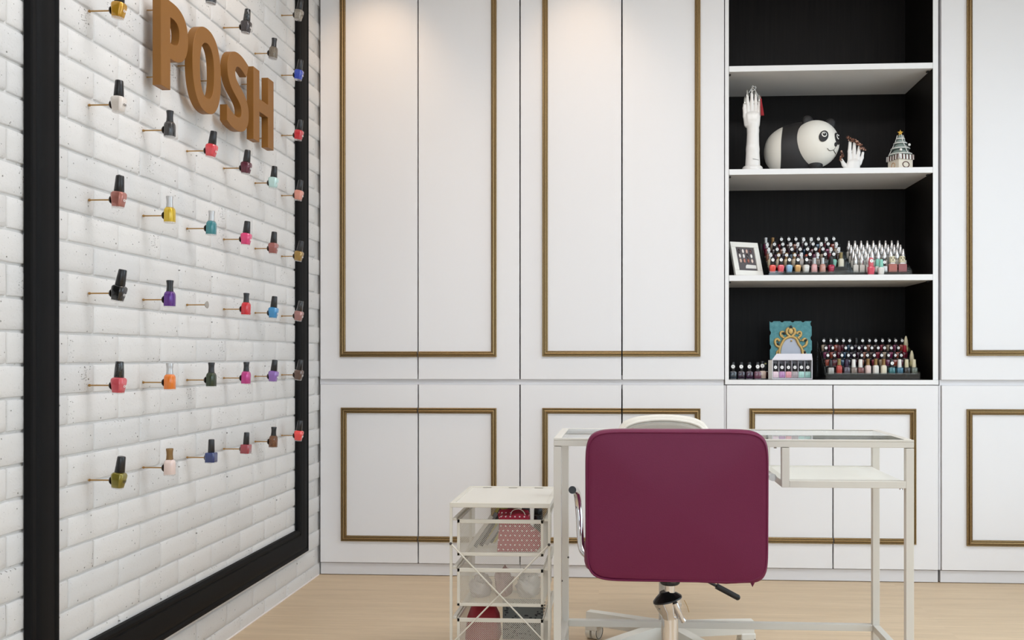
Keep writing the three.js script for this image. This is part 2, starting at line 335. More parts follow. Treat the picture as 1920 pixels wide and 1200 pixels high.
{ // recessed strip between upper and lower doors
  const t = struct('trim_2', 'recessed white finger groove between upper and lower cabinet doors', 'trim');
  mesh('groove_strip', boxAB(0.004, 1.786, LOW1 + 0.0005, UP0 - 0.0005, -0.06, -0.012), carcass, t);
  mesh('groove_strip', boxAB(2.702, 3.63, LOW1 + 0.0005, UP0 - 0.0005, -0.06, -0.012), carcass, t);
  const t5 = struct('trim_5', 'white filler strips either side of the niche base cabinet', 'trim');
  for (const x of [1.7915, 2.7005]) mesh('filler_strip', boxAB(x - 0.004, x + 0.004, LOW0, LOW1, -0.0215, -0.006), carcass, t5);
  const t3 = struct('trim_3', 'white filler panel above the cabinets', 'trim');
  mesh('filler', boxAB(0.0, RX - 0.002, UP1 + 0.002, CH - 0.001, -0.4, -0.012), laminate, t3);
  const t4 = struct('trim_4', 'white filler strip beside the right cabinet', 'trim');
  mesh('filler', boxAB(3.622, RX - 0.001, 0.002, UP1, -0.4, -0.012), laminate, t4);
}
const NX0 = 1.8065, NX1 = 2.672, ND = -0.375, SH = [[2.2002, 2.2252], [1.7545, 1.779], [1.2955, 1.3205]];
{
  const t = thing('open_shelving', 'open black-lined shelving niche with white shelves between the tall cabinets', 'shelves', [NX0, 0, 0]);
  const X = (v) => v - NX0;
  mesh('back_panel', boxAB(X(NX0), X(NX1), UP0, UP1, ND - 0.012, ND), blackWood, t);
  mesh('side_panel', boxAB(X(NX0) - 0.0165, X(NX0) - 0.0005, UP0, UP1, ND - 0.012, -0.0015), shelfWhite, t);
  mesh('side_panel', boxAB(X(NX1) + 0.0005, X(NX1) + 0.0225, UP0, UP1, ND - 0.012, -0.006), shelfWhite, t);
  mesh('side_lining', boxAB(X(NX0) - 0.0005, X(NX0) + 0.0006, UP0, UP1, ND, -0.004), blackWood, t).userData.label = 'black inner lining';
  mesh('side_lining', boxAB(X(NX1) - 0.0006, X(NX1) + 0.0005, UP0, UP1, ND, -0.007), blackWood, t).userData.label = 'black inner lining';
  mesh('bottom_panel', rboxAB(X(NX0) - 0.0165, X(NX1) + 0.0225, LOW1 + 0.003, UP0 - 0.0005, ND, -0.001, 0.001), shelfWhite, t);
  mesh('bottom_lining', boxAB(X(NX0), X(NX1), UP0 - 0.001, UP0 + 0.0006, ND, -0.006), blackWood, t).userData.label = 'black floor lining';
  mesh('top_panel', boxAB(X(NX0), X(NX1), UP1 - 0.02, UP1, ND, -0.004), blackWood, t);
  SH.forEach(([a, b]) => {
    mesh('shelf', rboxAB(X(NX0) + 0.001, X(NX1) - 0.001, a, b, ND + 0.002, -0.003, 0.0012), shelfWhite, t);
    for (const x of [NX0 + 0.006, NX1 - 0.012]) mesh('shelf_pin', boxAB(X(x) - 0.004, X(x) + 0.006, a - 0.006, a - 0.0005, -0.045, -0.03), blackPlastic, t);
  });
}

// ------------------------------------------------------------------ black frame on the brick wall
{
  const Z0 = 0.1746, Z1 = 1.9215, Y0 = 0.146, Y1 = 2.56, FW = 0.107;
  const t = thing('wall_frame', 'large black moulded frame fixed on the white brick wall', 'frame', [0.002, Y0, (Z0 + Z1) / 2]);
  const PF = [[0, 0], [0, 0.016], [0.003, 0.019], [0.013, 0.019], [0.016, 0.0165], [0.020, 0.0155], [0.024, 0.018], [0.036, 0.0205], [0.060, 0.0195], [0.082, 0.0165], [0.084, 0.0135], [0.088, 0.0135], [0.091, 0.0165], [0.098, 0.017], [0.104, 0.014], [0.107, 0.012], [0.107, 0]];
  const rail = (len) => {
    const pos = [], idx = [], n = PF.length;
    for (const e of [0, 1]) for (const [i, h] of PF) pos.push(e ? len - i : i, i, h);
    for (let k = 0; k < n - 1; k++) idx.push(k, k + n, k + 1, k + 1, k + n, k + n + 1);
    for (let k = 1; k < n - 1; k++) idx.push(0, k, k + 1, n, n + k + 1, n + k);
    const g = new THREE.BufferGeometry(); g.setAttribute('position', new THREE.Float32BufferAttribute(pos, 3)); g.setIndex(idx); return toCreasedNormals(g, 0.4);
  };
  // local rail plane: s along, i inwards, h out of the wall -> world: h = x
  const W = Z1 - Z0, Hh = Y1 - Y0;
  const place = (g, m) => g.applyMatrix4(m);
  const basis = (sx, ix, ox) => new THREE.Matrix4().makeBasis(V(...sx), V(...ix), V(1, 0, 0)).setPosition(...ox);
  mesh('bottom_rail', place(rail(W), basis([0, 0, -1], [0, 1, 0], [0, 0, W / 2])), frameBlack, t);
  mesh('top_rail', place(rail(W), basis([0, 0, 1], [0, -1, 0], [0, Hh, -W / 2])), frameBlack, t);
  mesh('stile', place(rail(Hh), basis([0, -1, 0], [0, 0, -1], [0, Hh, W / 2])), frameBlack, t);
  mesh('stile', place(rail(Hh), basis([0, 1, 0], [0, 0, 1], [0, 0, -W / 2])), frameBlack, t);
}

// ------------------------------------------------------------------ POSH letters
{
  const spec = [['P', 1.430, 1.276], ['O', 1.249, 1.062], ['S', 1.018, 0.851], ['H', 0.812, 0.635]];
  const back = 0.030, thick = 0.025, y0 = 1.733, y1 = 1.988;
  for (const [ch, z0, z1] of spec) {
    const g = new TextGeometry(ch, { font, size: 0.3, depth: thick, curveSegments: 14, bevelEnabled: true, bevelThickness: 0.0008, bevelSize: 0.0008, bevelSegments: 1 });
    g.computeBoundingBox(); const b = g.boundingBox;
    const over = 'OS'.includes(ch) ? 0.004 : 0;
    g.translate(-(b.min.x + b.max.x) / 2, -b.min.y, -b.min.z);
    g.scale((z0 - z1) / (b.max.x - b.min.x), (y1 - y0 + 2 * over) / (b.max.y - b.min.y), thick / (b.max.z - b.min.z));
    g.rotateY(Math.PI / 2);
    const t = thing('sign_letter', `gold capital letter ${ch} standing off the white brick wall`, 'letter', [back, y0 - over, (z0 + z1) / 2], 'letters of the gold wall sign');
    mesh('letter_body', g, letterMat, t);
    const hw = (z0 - z1) / 2;
    const pins = { P: [[-hw + 0.025, 0.03], [-hw + 0.025, 0.22]], O: [[-hw + 0.02, 0.12], [hw - 0.02, 0.12]], S: [[0, 0.02], [0, 0.24]], H: [[-hw + 0.025, 0.04], [hw - 0.025, 0.2]] }[ch];
    for (const [dz, dy] of pins) mesh('pin', new THREE.CylinderGeometry(0.0018, 0.0018, back + 0.004, 8).rotateZ(Math.PI / 2).translate(-back / 2, dy + over, ch === 'P' ? -dz : dz), brass, t);
  }
}

// ------------------------------------------------------------------ nail polish bottles
const KIND = {
  opi: {
    body: [[0.003, 0.0134, 0.0128, 2.2], [0.004, 0.0142, 0.0136, 2.2], [0.012, 0.0154, 0.0147, 2.3], [0.022, 0.0170, 0.0162, 2.4], [0.031, 0.0181, 0.0172, 2.4], [0.0355, 0.0179, 0.017, 2.4], [0.0385, 0.0164, 0.0156, 2.3], [0.0405, 0.0138, 0.0134, 2.1], [0.0415, 0.0115, 0.0115, 2]],
    base: [[0, 0.0132, 0.0126, 2.2], [0.0006, 0.014, 0.0134, 2.2], [0.0034, 0.0145, 0.0139, 2.2]],
    cap: [[0.0415, 0.0114], [0.0425, 0.0120], [0.079, 0.0098], [0.0815, 0.0090], [0.0822, 0.007]], mid: 0.021, r: 0.0166, capMid: [0.066, 0.0104],
  },
  orly: {
    body: [[0.003, 0.0148], [0.0042, 0.0155], [0.010, 0.0156], [0.030, 0.0156], [0.036, 0.0151], [0.0405, 0.0136], [0.0435, 0.0112], [0.0445, 0.0095]],
    base: [[0, 0.0146], [0.0008, 0.0155], [0.0034, 0.0157]],
    cap: [[0.0445, 0.0098], [0.0465, 0.0098], [0.047, 0.0092], [0.058, 0.0084], [0.066, 0.0087], [0.0735, 0.0099], [0.0755, 0.0094], [0.076, 0.0078]], mid: 0.0215, r: 0.0156, capMid: [0.063, 0.0087],
  },
  square: {
    body: [[0.003, 0.0145, 0.0145, 6], [0.004, 0.0152, 0.0152, 6], [0.030, 0.0152, 0.0152, 6], [0.0325, 0.0142, 0.0142, 5], [0.034, 0.010, 0.010, 3]],
    base: [[0, 0.0145, 0.0145, 6], [0.003, 0.0152, 0.0152, 6]],
    cap: [[0.034, 0.0096], [0.035, 0.0100], [0.070, 0.0088], [0.073, 0.0082], [0.0736, 0.0066]], mid: 0.017, r: 0.0152, capMid: [0.054, 0.0094],
  },
  cone: { // slim silver-capped bottle
    body: [[0.0, 0.0104, 0.0104, 5], [0.001, 0.0112, 0.0112, 5], [0.030, 0.0112, 0.0112, 5], [0.032, 0.009, 0.009, 3]],
    cap: [[0.032, 0.0088], [0.034, 0.0096], [0.052, 0.0094], [0.070, 0.0058], [0.0765, 0.0046], [0.0785, 0.0036]], mid: 0.016, r: 0.0112, capMid: [0.05, 0.0094],
  },
};
const geoCache = new Map();
function bottleGeo(kind, part, n) {
  const key = kind + part + n;
  if (!geoCache.has(key)) geoCache.set(key, loft(KIND[kind][part], n, 0.8));
  return geoCache.get(key);
}
const lacquerCache = new Map();
function lacquer(hex, style = 'gloss') {
  const key = hex + style;
  if (!lacquerCache.has(key)) {
    const o = style === 'glitter' ? { metalness: 0.45, bumpMap: glitterBump, bumpScale: 0.0012, map: glitterMap } : style === 'metal' ? { metalness: 0.5 } : {};
    lacquerCache.set(key, phys(hex, style === 'glitter' ? 0.4 : style === 'metal' ? 0.3 : 0.22, { clearcoat: 1, clearcoatRoughness: 0.04, ...o }));
  }
  return lacquerCache.get(key);
}
const glitterBump = dataTex(128, 128, () => { const v = rnd() * 255; return [v]; });
const glitterMap = dataTex(128, 128, () => { const v = 120 + rnd() * 135; return [v, v * 0.98, v * 0.95]; }, true);
const capMats = {
  black: phys(0x121113, 0.34, { clearcoat: 0.3, clearcoatRoughness: 0.2 }), gloss: phys(0x0d0d0f, 0.18, { clearcoat: 1, bumpMap: dataTex(64, 64, (u, v) => [128 + 110 * Math.sin((u * 6 + v * 5) * 6.28)]), bumpScale: 0.0012 }),
  silver: mat(0xc4c3c2, 0.32, { metalness: 0.6 }), bronze: mat(0x8a6a40, 0.36, { metalness: 0.5 }), white: mat(0xebe8e2, 0.4), red: mat(0xa3172c, 0.35), maroon: mat(0x54242a, 0.4), mint: mat(0x8fd2bd, 0.4), coral: mat(0xe06a75, 0.4), plum: mat(0x33213b, 0.35), chrome: mat(0xd9d7d5, 0.2, { metalness: 0.9 }), cream: mat(0xd9cfae, 0.4), olive: mat(0x8b7a4e, 0.4, { metalness: 0.35 }),
};
const baseGlass = phys(0xffffff, 0.08, { transmission: 0.75, thickness: 0, ior: 1.5 });
const opiText = (() => {
  const shapes = font.generateShapes('OPI', 0.0062), g = new THREE.ShapeGeometry(shapes, 3); g.computeBoundingBox();
  return g.translate(-g.boundingBox.max.x / 2, 0, 0);
})();
const inkWhite = mat(0xf3f1ee, 0.5), inkDark = mat(0x3a3432, 0.5);
// wrap the flat lettering round the bottle's side facing +x
function wrapText(g, r, y) {
  const o = g.clone(), p = o.attributes.position;
  for (let i = 0; i < p.count; i++) { const a = p.getX(i) / r; p.setXYZ(i, Math.cos(a) * (r + 0.0005), p.getY(i) + y, -Math.sin(a) * (r + 0.0005)); }
  o.computeVertexNormals(); return o;
}
const opiWrapped = wrapText(opiText, 0.0181, 0.0165);
function polish(t, kind, hex, style, cap, n, lettering) {
  mesh('bottle_body', bottleGeo(kind, 'body', n), lacquer(hex, style), t);
  if (KIND[kind].base) mesh('glass_base', bottleGeo(kind, 'base', n), baseGlass, t);
  mesh('cap', bottleGeo(kind, 'cap', n), capMats[cap], t);
  if (lettering) mesh('lettering', opiWrapped, lettering, t);
}
const COLZ = [1.6803, 1.4295, 1.1808, 0.9305, 0.6769, 0.4255], ROWY = [2.317, 2.08, 1.8425, 1.605, 1.365, 1.129, 0.8965, 0.657];
const wallBottles = [ // row, column, kind, colour, style, cap, name, lean (deg towards the room), pitch
  [0, 5, 'opi', 0xd9d2c6, 'glitter', 'black', 'pearl white', -9], [1, 2, 'orly', 0x2b2a2c, 'metal', 'black', 'black pearl', -4], [1, 3, 'opi', 0x4a4248, 'glitter', 'gloss', 'graphite glitter', -6], [1, 4, 'orly', 0x9b9080, 'glitter', 'black', 'champagne glitter', -5], [1, 5, 'opi', 0x1b3fae, 'gloss', 'black', 'royal blue', -9],
  [2, 0, 'opi', 0xc79320, 'metal', 'black', 'bright gold', -6], [2, 5, 'opi', 0xc4202c, 'gloss', 'black', 'tomato red', -9],
  [3, 0, 'opi', 0xe2d8cf, 'gloss', 'black', 'ivory', -2], [3, 1, 'orly', 0x3a3838, 'metal', 'black', 'charcoal metallic', -1], [3, 2, 'opi', 0xd53a44, 'gloss', 'black', 'coral red', -8], [3, 3, 'opi', 0x7d1240, 'glitter', 'black', 'raspberry glitter', -6], [3, 4, 'opi', 0xb9d8d4, 'gloss', 'black', 'ice mint', -5], [3, 5, 'opi', 0xd28a78, 'gloss', 'black', 'peach', -9],
  [4, 0, 'opi', 0xb67468, 'metal', 'black', 'dusty rose', -4], [4, 1, 'orly', 0xd9b52a, 'metal', 'silver', 'yellow gold', 0], [4, 2, 'orly', 0x2b7d84, 'gloss', 'silver', 'teal', -2], [4, 3, 'opi', 0xd8336f, 'gloss', 'black', 'hot pink', -5], [4, 4, 'opi', 0x96544c, 'gloss', 'black', 'terracotta', -4], [4, 5, 'opi', 0xa2803c, 'metal', 'black', 'antique gold', -11],
  [5, 0, 'opi', 0x0c0c0d, 'gloss', 'black', 'jet black', -11], [5, 1, 'orly', 0x5b1f86, 'metal', 'black', 'violet metallic', -1], [5, 3, 'orly', 0xc60f24, 'gloss', 'black', 'scarlet', -2], [5, 4, 'opi', 0x3187bd, 'gloss', 'black', 'sky blue', -5], [5, 5, 'opi', 0xa67670, 'metal', 'gloss', 'rosy taupe', -10],
  [6, 0, 'opi', 0xcf555e, 'gloss', 'gloss', 'salmon pink', -3], [6, 1, 'orly', 0xe47a1e, 'gloss', 'silver', 'orange', 0], [6, 2, 'orly', 0x27351a, 'metal', 'black', 'dark olive green', -1], [6, 3, 'orly', 0xc23a86, 'metal', 'black', 'orchid pink', -2], [6, 4, 'opi', 0x8a62ad, 'gloss', 'black', 'lavender', -6], [6, 5, 'opi', 0x5a4032, 'gloss', 'black', 'chocolate brown', -9],
  [7, 0, 'opi', 0x8a7e2c, 'metal', 'black', 'olive gold', -8], [7, 1, 'orly', 0xe6cfc6, 'gloss', 'bronze', 'pale blush', 0], [7, 2, 'square', 0x24376e, 'gloss', 'black', 'navy blue', -1], [7, 3, 'square', 0x9c3a44, 'gloss', 'black', 'brick rose', -3], [7, 4, 'orly', 0xa0673c, 'glitter', 'black', 'copper glitter', -3], [7, 5, 'opi', 0xe8443f, 'gloss', 'black', 'bright coral', -7],
];
const capName = { black: 'black', gloss: 'shiny black', silver: 'silver', bronze: 'bronze' };
const pegRod = rod(V(0, 0, 0), V(0.056, 0, 0), 0.0019, 10), pegFoot = new THREE.CylinderGeometry(0.0034, 0.0034, 0.003, 12).rotateZ(Math.PI / 2).translate(0.003, 0, 0);
const pegDisc = new THREE.CylinderGeometry(0.0115, 0.0085, 0.004, 22).rotateZ(-Math.PI / 2).translate(0.0578, 0, 0);
const discDark = mat(0x4a4038, 0.4, { metalness: 0.5 });
function peg(y, z, len, label) {
  const t = thing('wall_peg', label, 'peg', [0.001, y, z], 'brass pegs in the brick wall');
  const s = len / 0.0595;
  const r = mesh('rod', pegRod, brass, t); r.scale.x = s;
  mesh('foot', pegFoot, brass, t);
  const d = mesh('disc', pegDisc, discDark, t); d.position.x = len - 0.0598;
  return t;
}
for (const [row, col, kind, hex, style, cap, name, lean] of wallBottles) {
  const K = KIND[kind], z = COLZ[col], y = ROWY[row], reach = col > 3 ? 0.070 : 0.079, len = reach - K.r - 0.0005;
  peg(y, z, len, `brass peg with disc holding the ${name} polish bottle`);
  const words = `${name} nail polish bottle with ${capName[cap]} cap on a brick wall peg`;
  const t = thing('nail_polish_bottle', words, 'nail polish', [reach + 0.0005, y - K.mid, z], 'polish bottles on the brick wall');
  const pivot = new THREE.Matrix4().makeTranslation(0, K.mid, 0).multiply(new THREE.Matrix4().makeRotationZ(THREE.MathUtils.degToRad(lean))).multiply(new THREE.Matrix4().makeTranslation(0, -K.mid, 0));
  polish(t, kind, hex, style, cap, 28, kind === 'opi' ? (hex === 0xe2d8cf || hex === 0xd9d2c6 ? inkDark : hex === 0x8a7e2c ? inkDark : inkWhite) : null);
  t.children.forEach((c) => c.applyMatrix4(pivot));
}
peg(ROWY[5], COLZ[2], 0.066, 'bare brass peg with empty disc and no bottle').children[2].material = mat(0xb9b4ac, 0.3, { metalness: 0.8 });

// ------------------------------------------------------------------ shelf displays of polish
const stickerMat = new THREE.MeshStandardMaterial({ roughness: 0.6, map: canvasTex(64, 64, (g) => { g.fillStyle = '#f3f2ef'; g.fillRect(0, 0, 64, 64); g.fillStyle = '#8d8a86'; g.fillRect(24, 28, 16, 9); g.fillRect(28, 24, 5, 16); }) });
const stickerGeo = new THREE.CylinderGeometry(0.0082, 0.0082, 0.0006, 18).rotateX(Math.PI / 2);
function mini(kind, hex, style, cap, sticker, label, pos, group, scale = 1, turn = 0) {
  const t = thing('nail_polish_bottle', label, 'nail polish', pos, group);
  polish(t, kind, hex, style, cap, 16, null);
  const K = KIND[kind];
  if (sticker) { const s = mesh('sticker', stickerGeo, stickerMat, t); s.position.set(0, K.capMid[0], K.capMid[1] + 0.0012); }
  t.scale.setScalar(scale); t.rotation.y = turn;
  return t;
}
// stepped clear stand: steps [[y, z front, z back]], between x0 and x1
function stand(label, x0, x1, yBase, n, rise, run, z0, first) {
  const w = x1 - x0, t = thing('acrylic_stand', label, 'display stand', [(x0 + x1) / 2, yBase + 0.0004, z0]);
  const th = 0.003;
  for (let k = 0; k < n; k++) {
    mesh('step', boxAB(-w / 2 + th, w / 2 - th, first + k * rise - th, first + k * rise, -(k + 1) * run, -k * run), acrylic, t);
    mesh('riser', boxAB(-w / 2 + th, w / 2 - th, (k ? first + (k - 1) * rise : 0), first + k * rise - th, -k * run - th, -k * run), acrylic, t);
  }
  mesh('front_lip', boxAB(-w / 2 + th, w / 2 - th, first, first + 0.007, -th, -0.0002), acrylic, t);
  const s = new THREE.Shape(); s.moveTo(0, 0); s.lineTo(0, first + 0.008); s.lineTo(-n * run, first + n * rise + 0.012); s.lineTo(-n * run, 0); s.closePath();
  for (const sx of [-1, 1]) {
    const g = new THREE.ExtrudeGeometry(s, { depth: th, bevelEnabled: false }); g.rotateY(-Math.PI / 2); // shape x -> z
    g.translate(sx < 0 ? -w / 2 + th : w / 2, 0, 0);
    mesh('side', g, acrylic, t);
  }
  return t;
}
const rowName = (k, n) => (k === 0 ? 'front' : k === n - 1 ? 'back' : n === 4 ? ['', 'second', 'third'][k] : ['', 'second', 'third', 'fourth'][k]);
const deep = [0x5b1226, 0x3a1a2e, 0x7c2233, 0x8a3a28, 0x2a2030, 0x40302c, 0x6b1f46, 0x1e3f58, 0x8c5a48, 0x93806a];
{ // upper left stand, five rows
  const y = 1.3205, z0 = -0.045, rise = 0.0285, run = 0.046, first = 0.014;
  stand('five-step clear stand packed with polish beside the white picture frame', 1.985, 2.345, y, 5, rise, run, z0, first);
  const capsByRow = [
    ['black', 'black', 'black', 'black', 'black', 'silver', 'silver', 'black'],
    ['silver', 'bronze', 'bronze', 'bronze', 'silver', 'black', 'silver', 'black', 'black', 'olive'],
    ['silver', 'black', 'silver', 'black', 'black', 'black', 'black', 'black', 'silver', 'silver'],
    ['silver', 'black', 'black', 'silver', 'silver', 'black', 'black', 'silver', 'black', 'silver'],
    ['silver', 'bronze', 'black', 'black', 'black', 'silver', 'silver', 'black', 'silver', 'black'],
  ];
  const front = [[0xe24a3c, 'coral'], [0xe2525e, 'pink coral'], [0x86b0cf, 'pale blue'], [0xc99a5e, 'gold'], [0xd8d4cd, 'pearl'], [0xdfa6a4, 'pale pink'], [0xc58f80, 'nude rose'], [0xa01238, 'crimson']];
  const second = [0xcab89a, 0xcfc0a4, 0xccb493, 0xd2c0a6, 0xb9aca2, 0x3a2a2c, 0x8a7a70, 0x332b2b, 0x79b8a6, 0xe3dcc6];
  for (let k = 0; k < 5; k++) {
    const c = capsByRow[k];
    c.forEach((cap, i) => {
      const hex = k === 0 ? front[i][0] : k === 1 ? second[i] : deep[(i * 3 + k * 4) % 10];
      const nm = k === 0 ? front[i][1] + ' polish' : `${cap}-capped polish`;
      const x = k === 0 ? 2.004 + i * 0.0362 : 2.003 + i * 0.0342 + rr(-0.002, 0.002);
      mini(cap === 'silver' || cap === 'bronze' || cap === 'olive' ? 'orly' : 'opi', hex, (i + k) % 4 === 3 ? 'metal' : 'gloss', cap, k > 0 ? cap !== 'olive' && !(k === 4 && i < 2) : i < 5,
        `${nm}, ${ordinals[i]} from left in ${rowName(k, 5)} row of the five-step clear stand`, [x, y + first + k * rise + 0.0006, z0 - (k + 0.5) * run], 'polish on the five-step stand', 0.86, rr(-0.2, 0.2));
    });
  }
}
{ // upper right stand, silver-capped bottles
  const y = 1.3205, z0 = -0.07, rise = 0.024, run = 0.038, first = 0.016;
  stand('clear stepped stand of silver-capped bottles at the right end of shelf', 2.352, 2.606, y, 4, rise, run, z0, first);
  for (let k = 0; k < 4; k++) for (let i = 0; i < (k ? 9 : 3); i++) {
    mini('cone', 0xddd8cf, 'gloss', 'chrome', false, `silver cone-capped bottle, ${ordinals[i]} from left in ${rowName(k, 4)} row of the silver stand`,
      [2.368 + i * 0.0272, y + first + k * rise + 0.0006, z0 - (k + 0.5) * run], 'silver-capped bottles', 1.05, 0);
  }
  const f = (kind, hex, style, cap, st, lab, x, z, yy, s) => mini(kind, hex, style, cap, st, lab, [x, y + yy + 0.0006, z], undefined, s);
  f('square', 0xe7e3da, 'gloss', 'mint', false, 'mint-capped white bottle in front row of the silver stand', 2.462, z0 - 0.019, first, 0.8);
  f('square', 0xdfe0de, 'gloss', 'black', true, 'black-capped white bottle with round sticker on the silver stand', 2.491, z0 - 0.019, first, 0.82);
  for (const [x, w] of [[2.5265, 'left'], [2.5685, 'right']]) {
    const t = thing('nail_polish_bottle', `wide square rose bottle with spotted cap, ${w} one of the pair`, 'nail polish', [x, y + first + 0.0006, z0 - 0.02], 'square rose bottles');
    mesh('bottle_body', rbox(0.036, 0.036, 0.028, 0.003, 2, 0, 0.018, 0), lacquer(w === 'left' ? 0xb5695e : 0x9d5a5c), t);
    mesh('collar', rbox(0.02, 0.007, 0.02, 0.002, 2, 0, 0.0395, 0), capMats.white, t);
    mesh('cap', loft([[0.043, 0.0105, 0.0105, 3], [0.045, 0.0125, 0.0125, 3], [0.066, 0.0125, 0.0125, 3], [0.070, 0.010, 0.010, 3]], 16), capMats.cream, t);
    for (const [sx, sy] of [[-0.006, 0.062], [0.006, 0.062], [0, 0.053]]) mesh('spot', new THREE.SphereGeometry(0.0026, 8, 6).scale(1, 1, 0.4).translate(sx, sy, 0.0126), inkDark, t);
  }
  f('opi', 0xd4455a, 'gloss', 'coral', true, 'coral-capped coral bottle standing on shelf before the silver stand', 2.4225, -0.045, 0, 0.93);
  f('opi', 0xe2ded6, 'gloss', 'mint', false, 'white bottle with mint cap standing on shelf before the silver stand', 2.4655, -0.045, 0, 0.84);
}
{ // lower right stand, four rows
  const y = 0.8697, z0 = -0.045, rise = 0.033, run = 0.043, first = 0.022;
  stand('four-step clear stand of polish on the niche floor', 2.228, 2.632, y, 4, rise, run, z0, first);
  const front = [
    [2.292, 'orly', 0xb23a30, 'gloss', 'olive', false, 'round coral bottle with olive cap'], [2.3235, 'square', 0x4c4350, 'gloss', 'plum', false, 'smoky bottle with plum cap'], [2.354, 'square', 0xb9a8a0, 'glitter', 'white', false, 'glitter bottle with white cap'], [2.3835, 'square', 0xa2605f, 'glitter', 'white', false, 'red-speckled bottle with white cap'],
    [2.4155, 'orly', 0xe2c9c2, 'gloss', 'bronze', false, 'pale pink bottle with bronze cap'], [2.449, 'orly', 0xe5e0d8, 'gloss', 'bronze', false, 'white bottle with bronze cap'], [2.483, 'orly', 0xe4dac2, 'gloss', 'bronze', false, 'cream bottle with bronze cap'],
    [2.517, 'square', 0x216a70, 'gloss', 'black', true, 'teal bottle with black cap'], [2.5505, 'square', 0x4a93b8, 'glitter', 'white', false, 'blue bottle with white cap'], [2.581, 'square', 0x3a3634, 'glitter', 'cream', false, 'dark glitter bottle with cream cap'], [2.612, 'square', 0x8c988c, 'glitter', 'cream', false, 'grey-green glitter bottle with cream cap'],
  ];
  for (const [x, kind, hex, style, cap, st, nm] of front) mini(kind, hex, style, cap, st, `${nm} in front row of the four-step clear stand`, [x, y + first + 0.0006, z0 - run / 2], 'polish on the four-step stand', 0.88);
  const emblem = new THREE.TorusGeometry(0.0042, 0.0012, 6, 14).scale(0.8, 1.1, 1);
  mini('square', 0xa9a6a0, 'gloss', 'black', false, 'clear bottle with black cap at left end of the four-step clear stand', [2.2555, y + first + 0.0006, z0 - run / 2], 'polish on the four-step stand', 0.84);
  for (let k = 1; k < 4; k++) for (let i = 0; i < (k === 1 ? 12 : 13); i++) {
    const cap = k === 2 && i === 2 ? 'maroon' : k === 2 && i === 12 ? 'red' : 'black';
    mini('opi', deep[(i * 7 + k * 3) % 10], 'gloss', cap, cap === 'black' && !(k === 3 && i === 5), `${cap}-capped polish, ${ordinals[i]} from left in ${rowName(k, 4)} row of the four-step stand`,
      [2.253 + i * 0.0288 + rr(-0.0015, 0.0015), y + first + k * rise + 0.0006, z0 - (k + 0.5) * run], 'polish on the four-step stand', 0.74, rr(-0.25, 0.25));
  }
  [[2.617, 1, 'lower'], [2.6185, 3, 'upper']].forEach(([x, k, w]) => {
    const t = thing('nail_polish_bottle', `slim cream teardrop bottle at right end of the four-step stand, ${w}`, 'nail polish', [x, y + first + k * rise + 0.0006, z0 - (k + 0.5) * run], 'teardrop bottles');
    mesh('bottle_body', loft([[0, 0.008], [0.002, 0.010], [0.012, 0.011], [0.024, 0.009]], 16), lacquer(0xc9bf8e), t);
    mesh('cap', loft([[0.024, 0.008], [0.03, 0.0098], [0.05, 0.0082], [0.066, 0.004], [0.07, 0.002]], 16), capMats.cream, t);
  });
}
{ // dark bottles at the left end of the niche floor
  const y = 0.8697;
  const row = [[0x39424a, 'smoky grey'], [0x2c1c30, 'dark plum'], [0x341b34, 'deep violet'], [0x6a3c4e, 'mauve']];
  row.forEach(([hex, nm], i) => mini('square', hex, 'gloss', 'black', true, `${nm} square bottle with black cap at left end of niche floor`, [1.829 + i * 0.0355, y, -0.05], 'dark square bottles', 1.02));
  mini('square', 0xd9bfae, 'gloss', 'black', true, 'cream bottle with black cap between dark bottles and display box', [1.9595, y, -0.075], undefined, 1.08);
  const b = mini('square', 0x3a1010, 'gloss', 'black', false, 'dark red bottle with black cap touching the display box', [1.9795, y, -0.115], undefined, 1.02);
  mesh('sticker', new THREE.BoxGeometry(0.008, 0.005, 0.0006).translate(0, 0.066, 0.0102), mat(0xb9b878, 0.6), b);
}
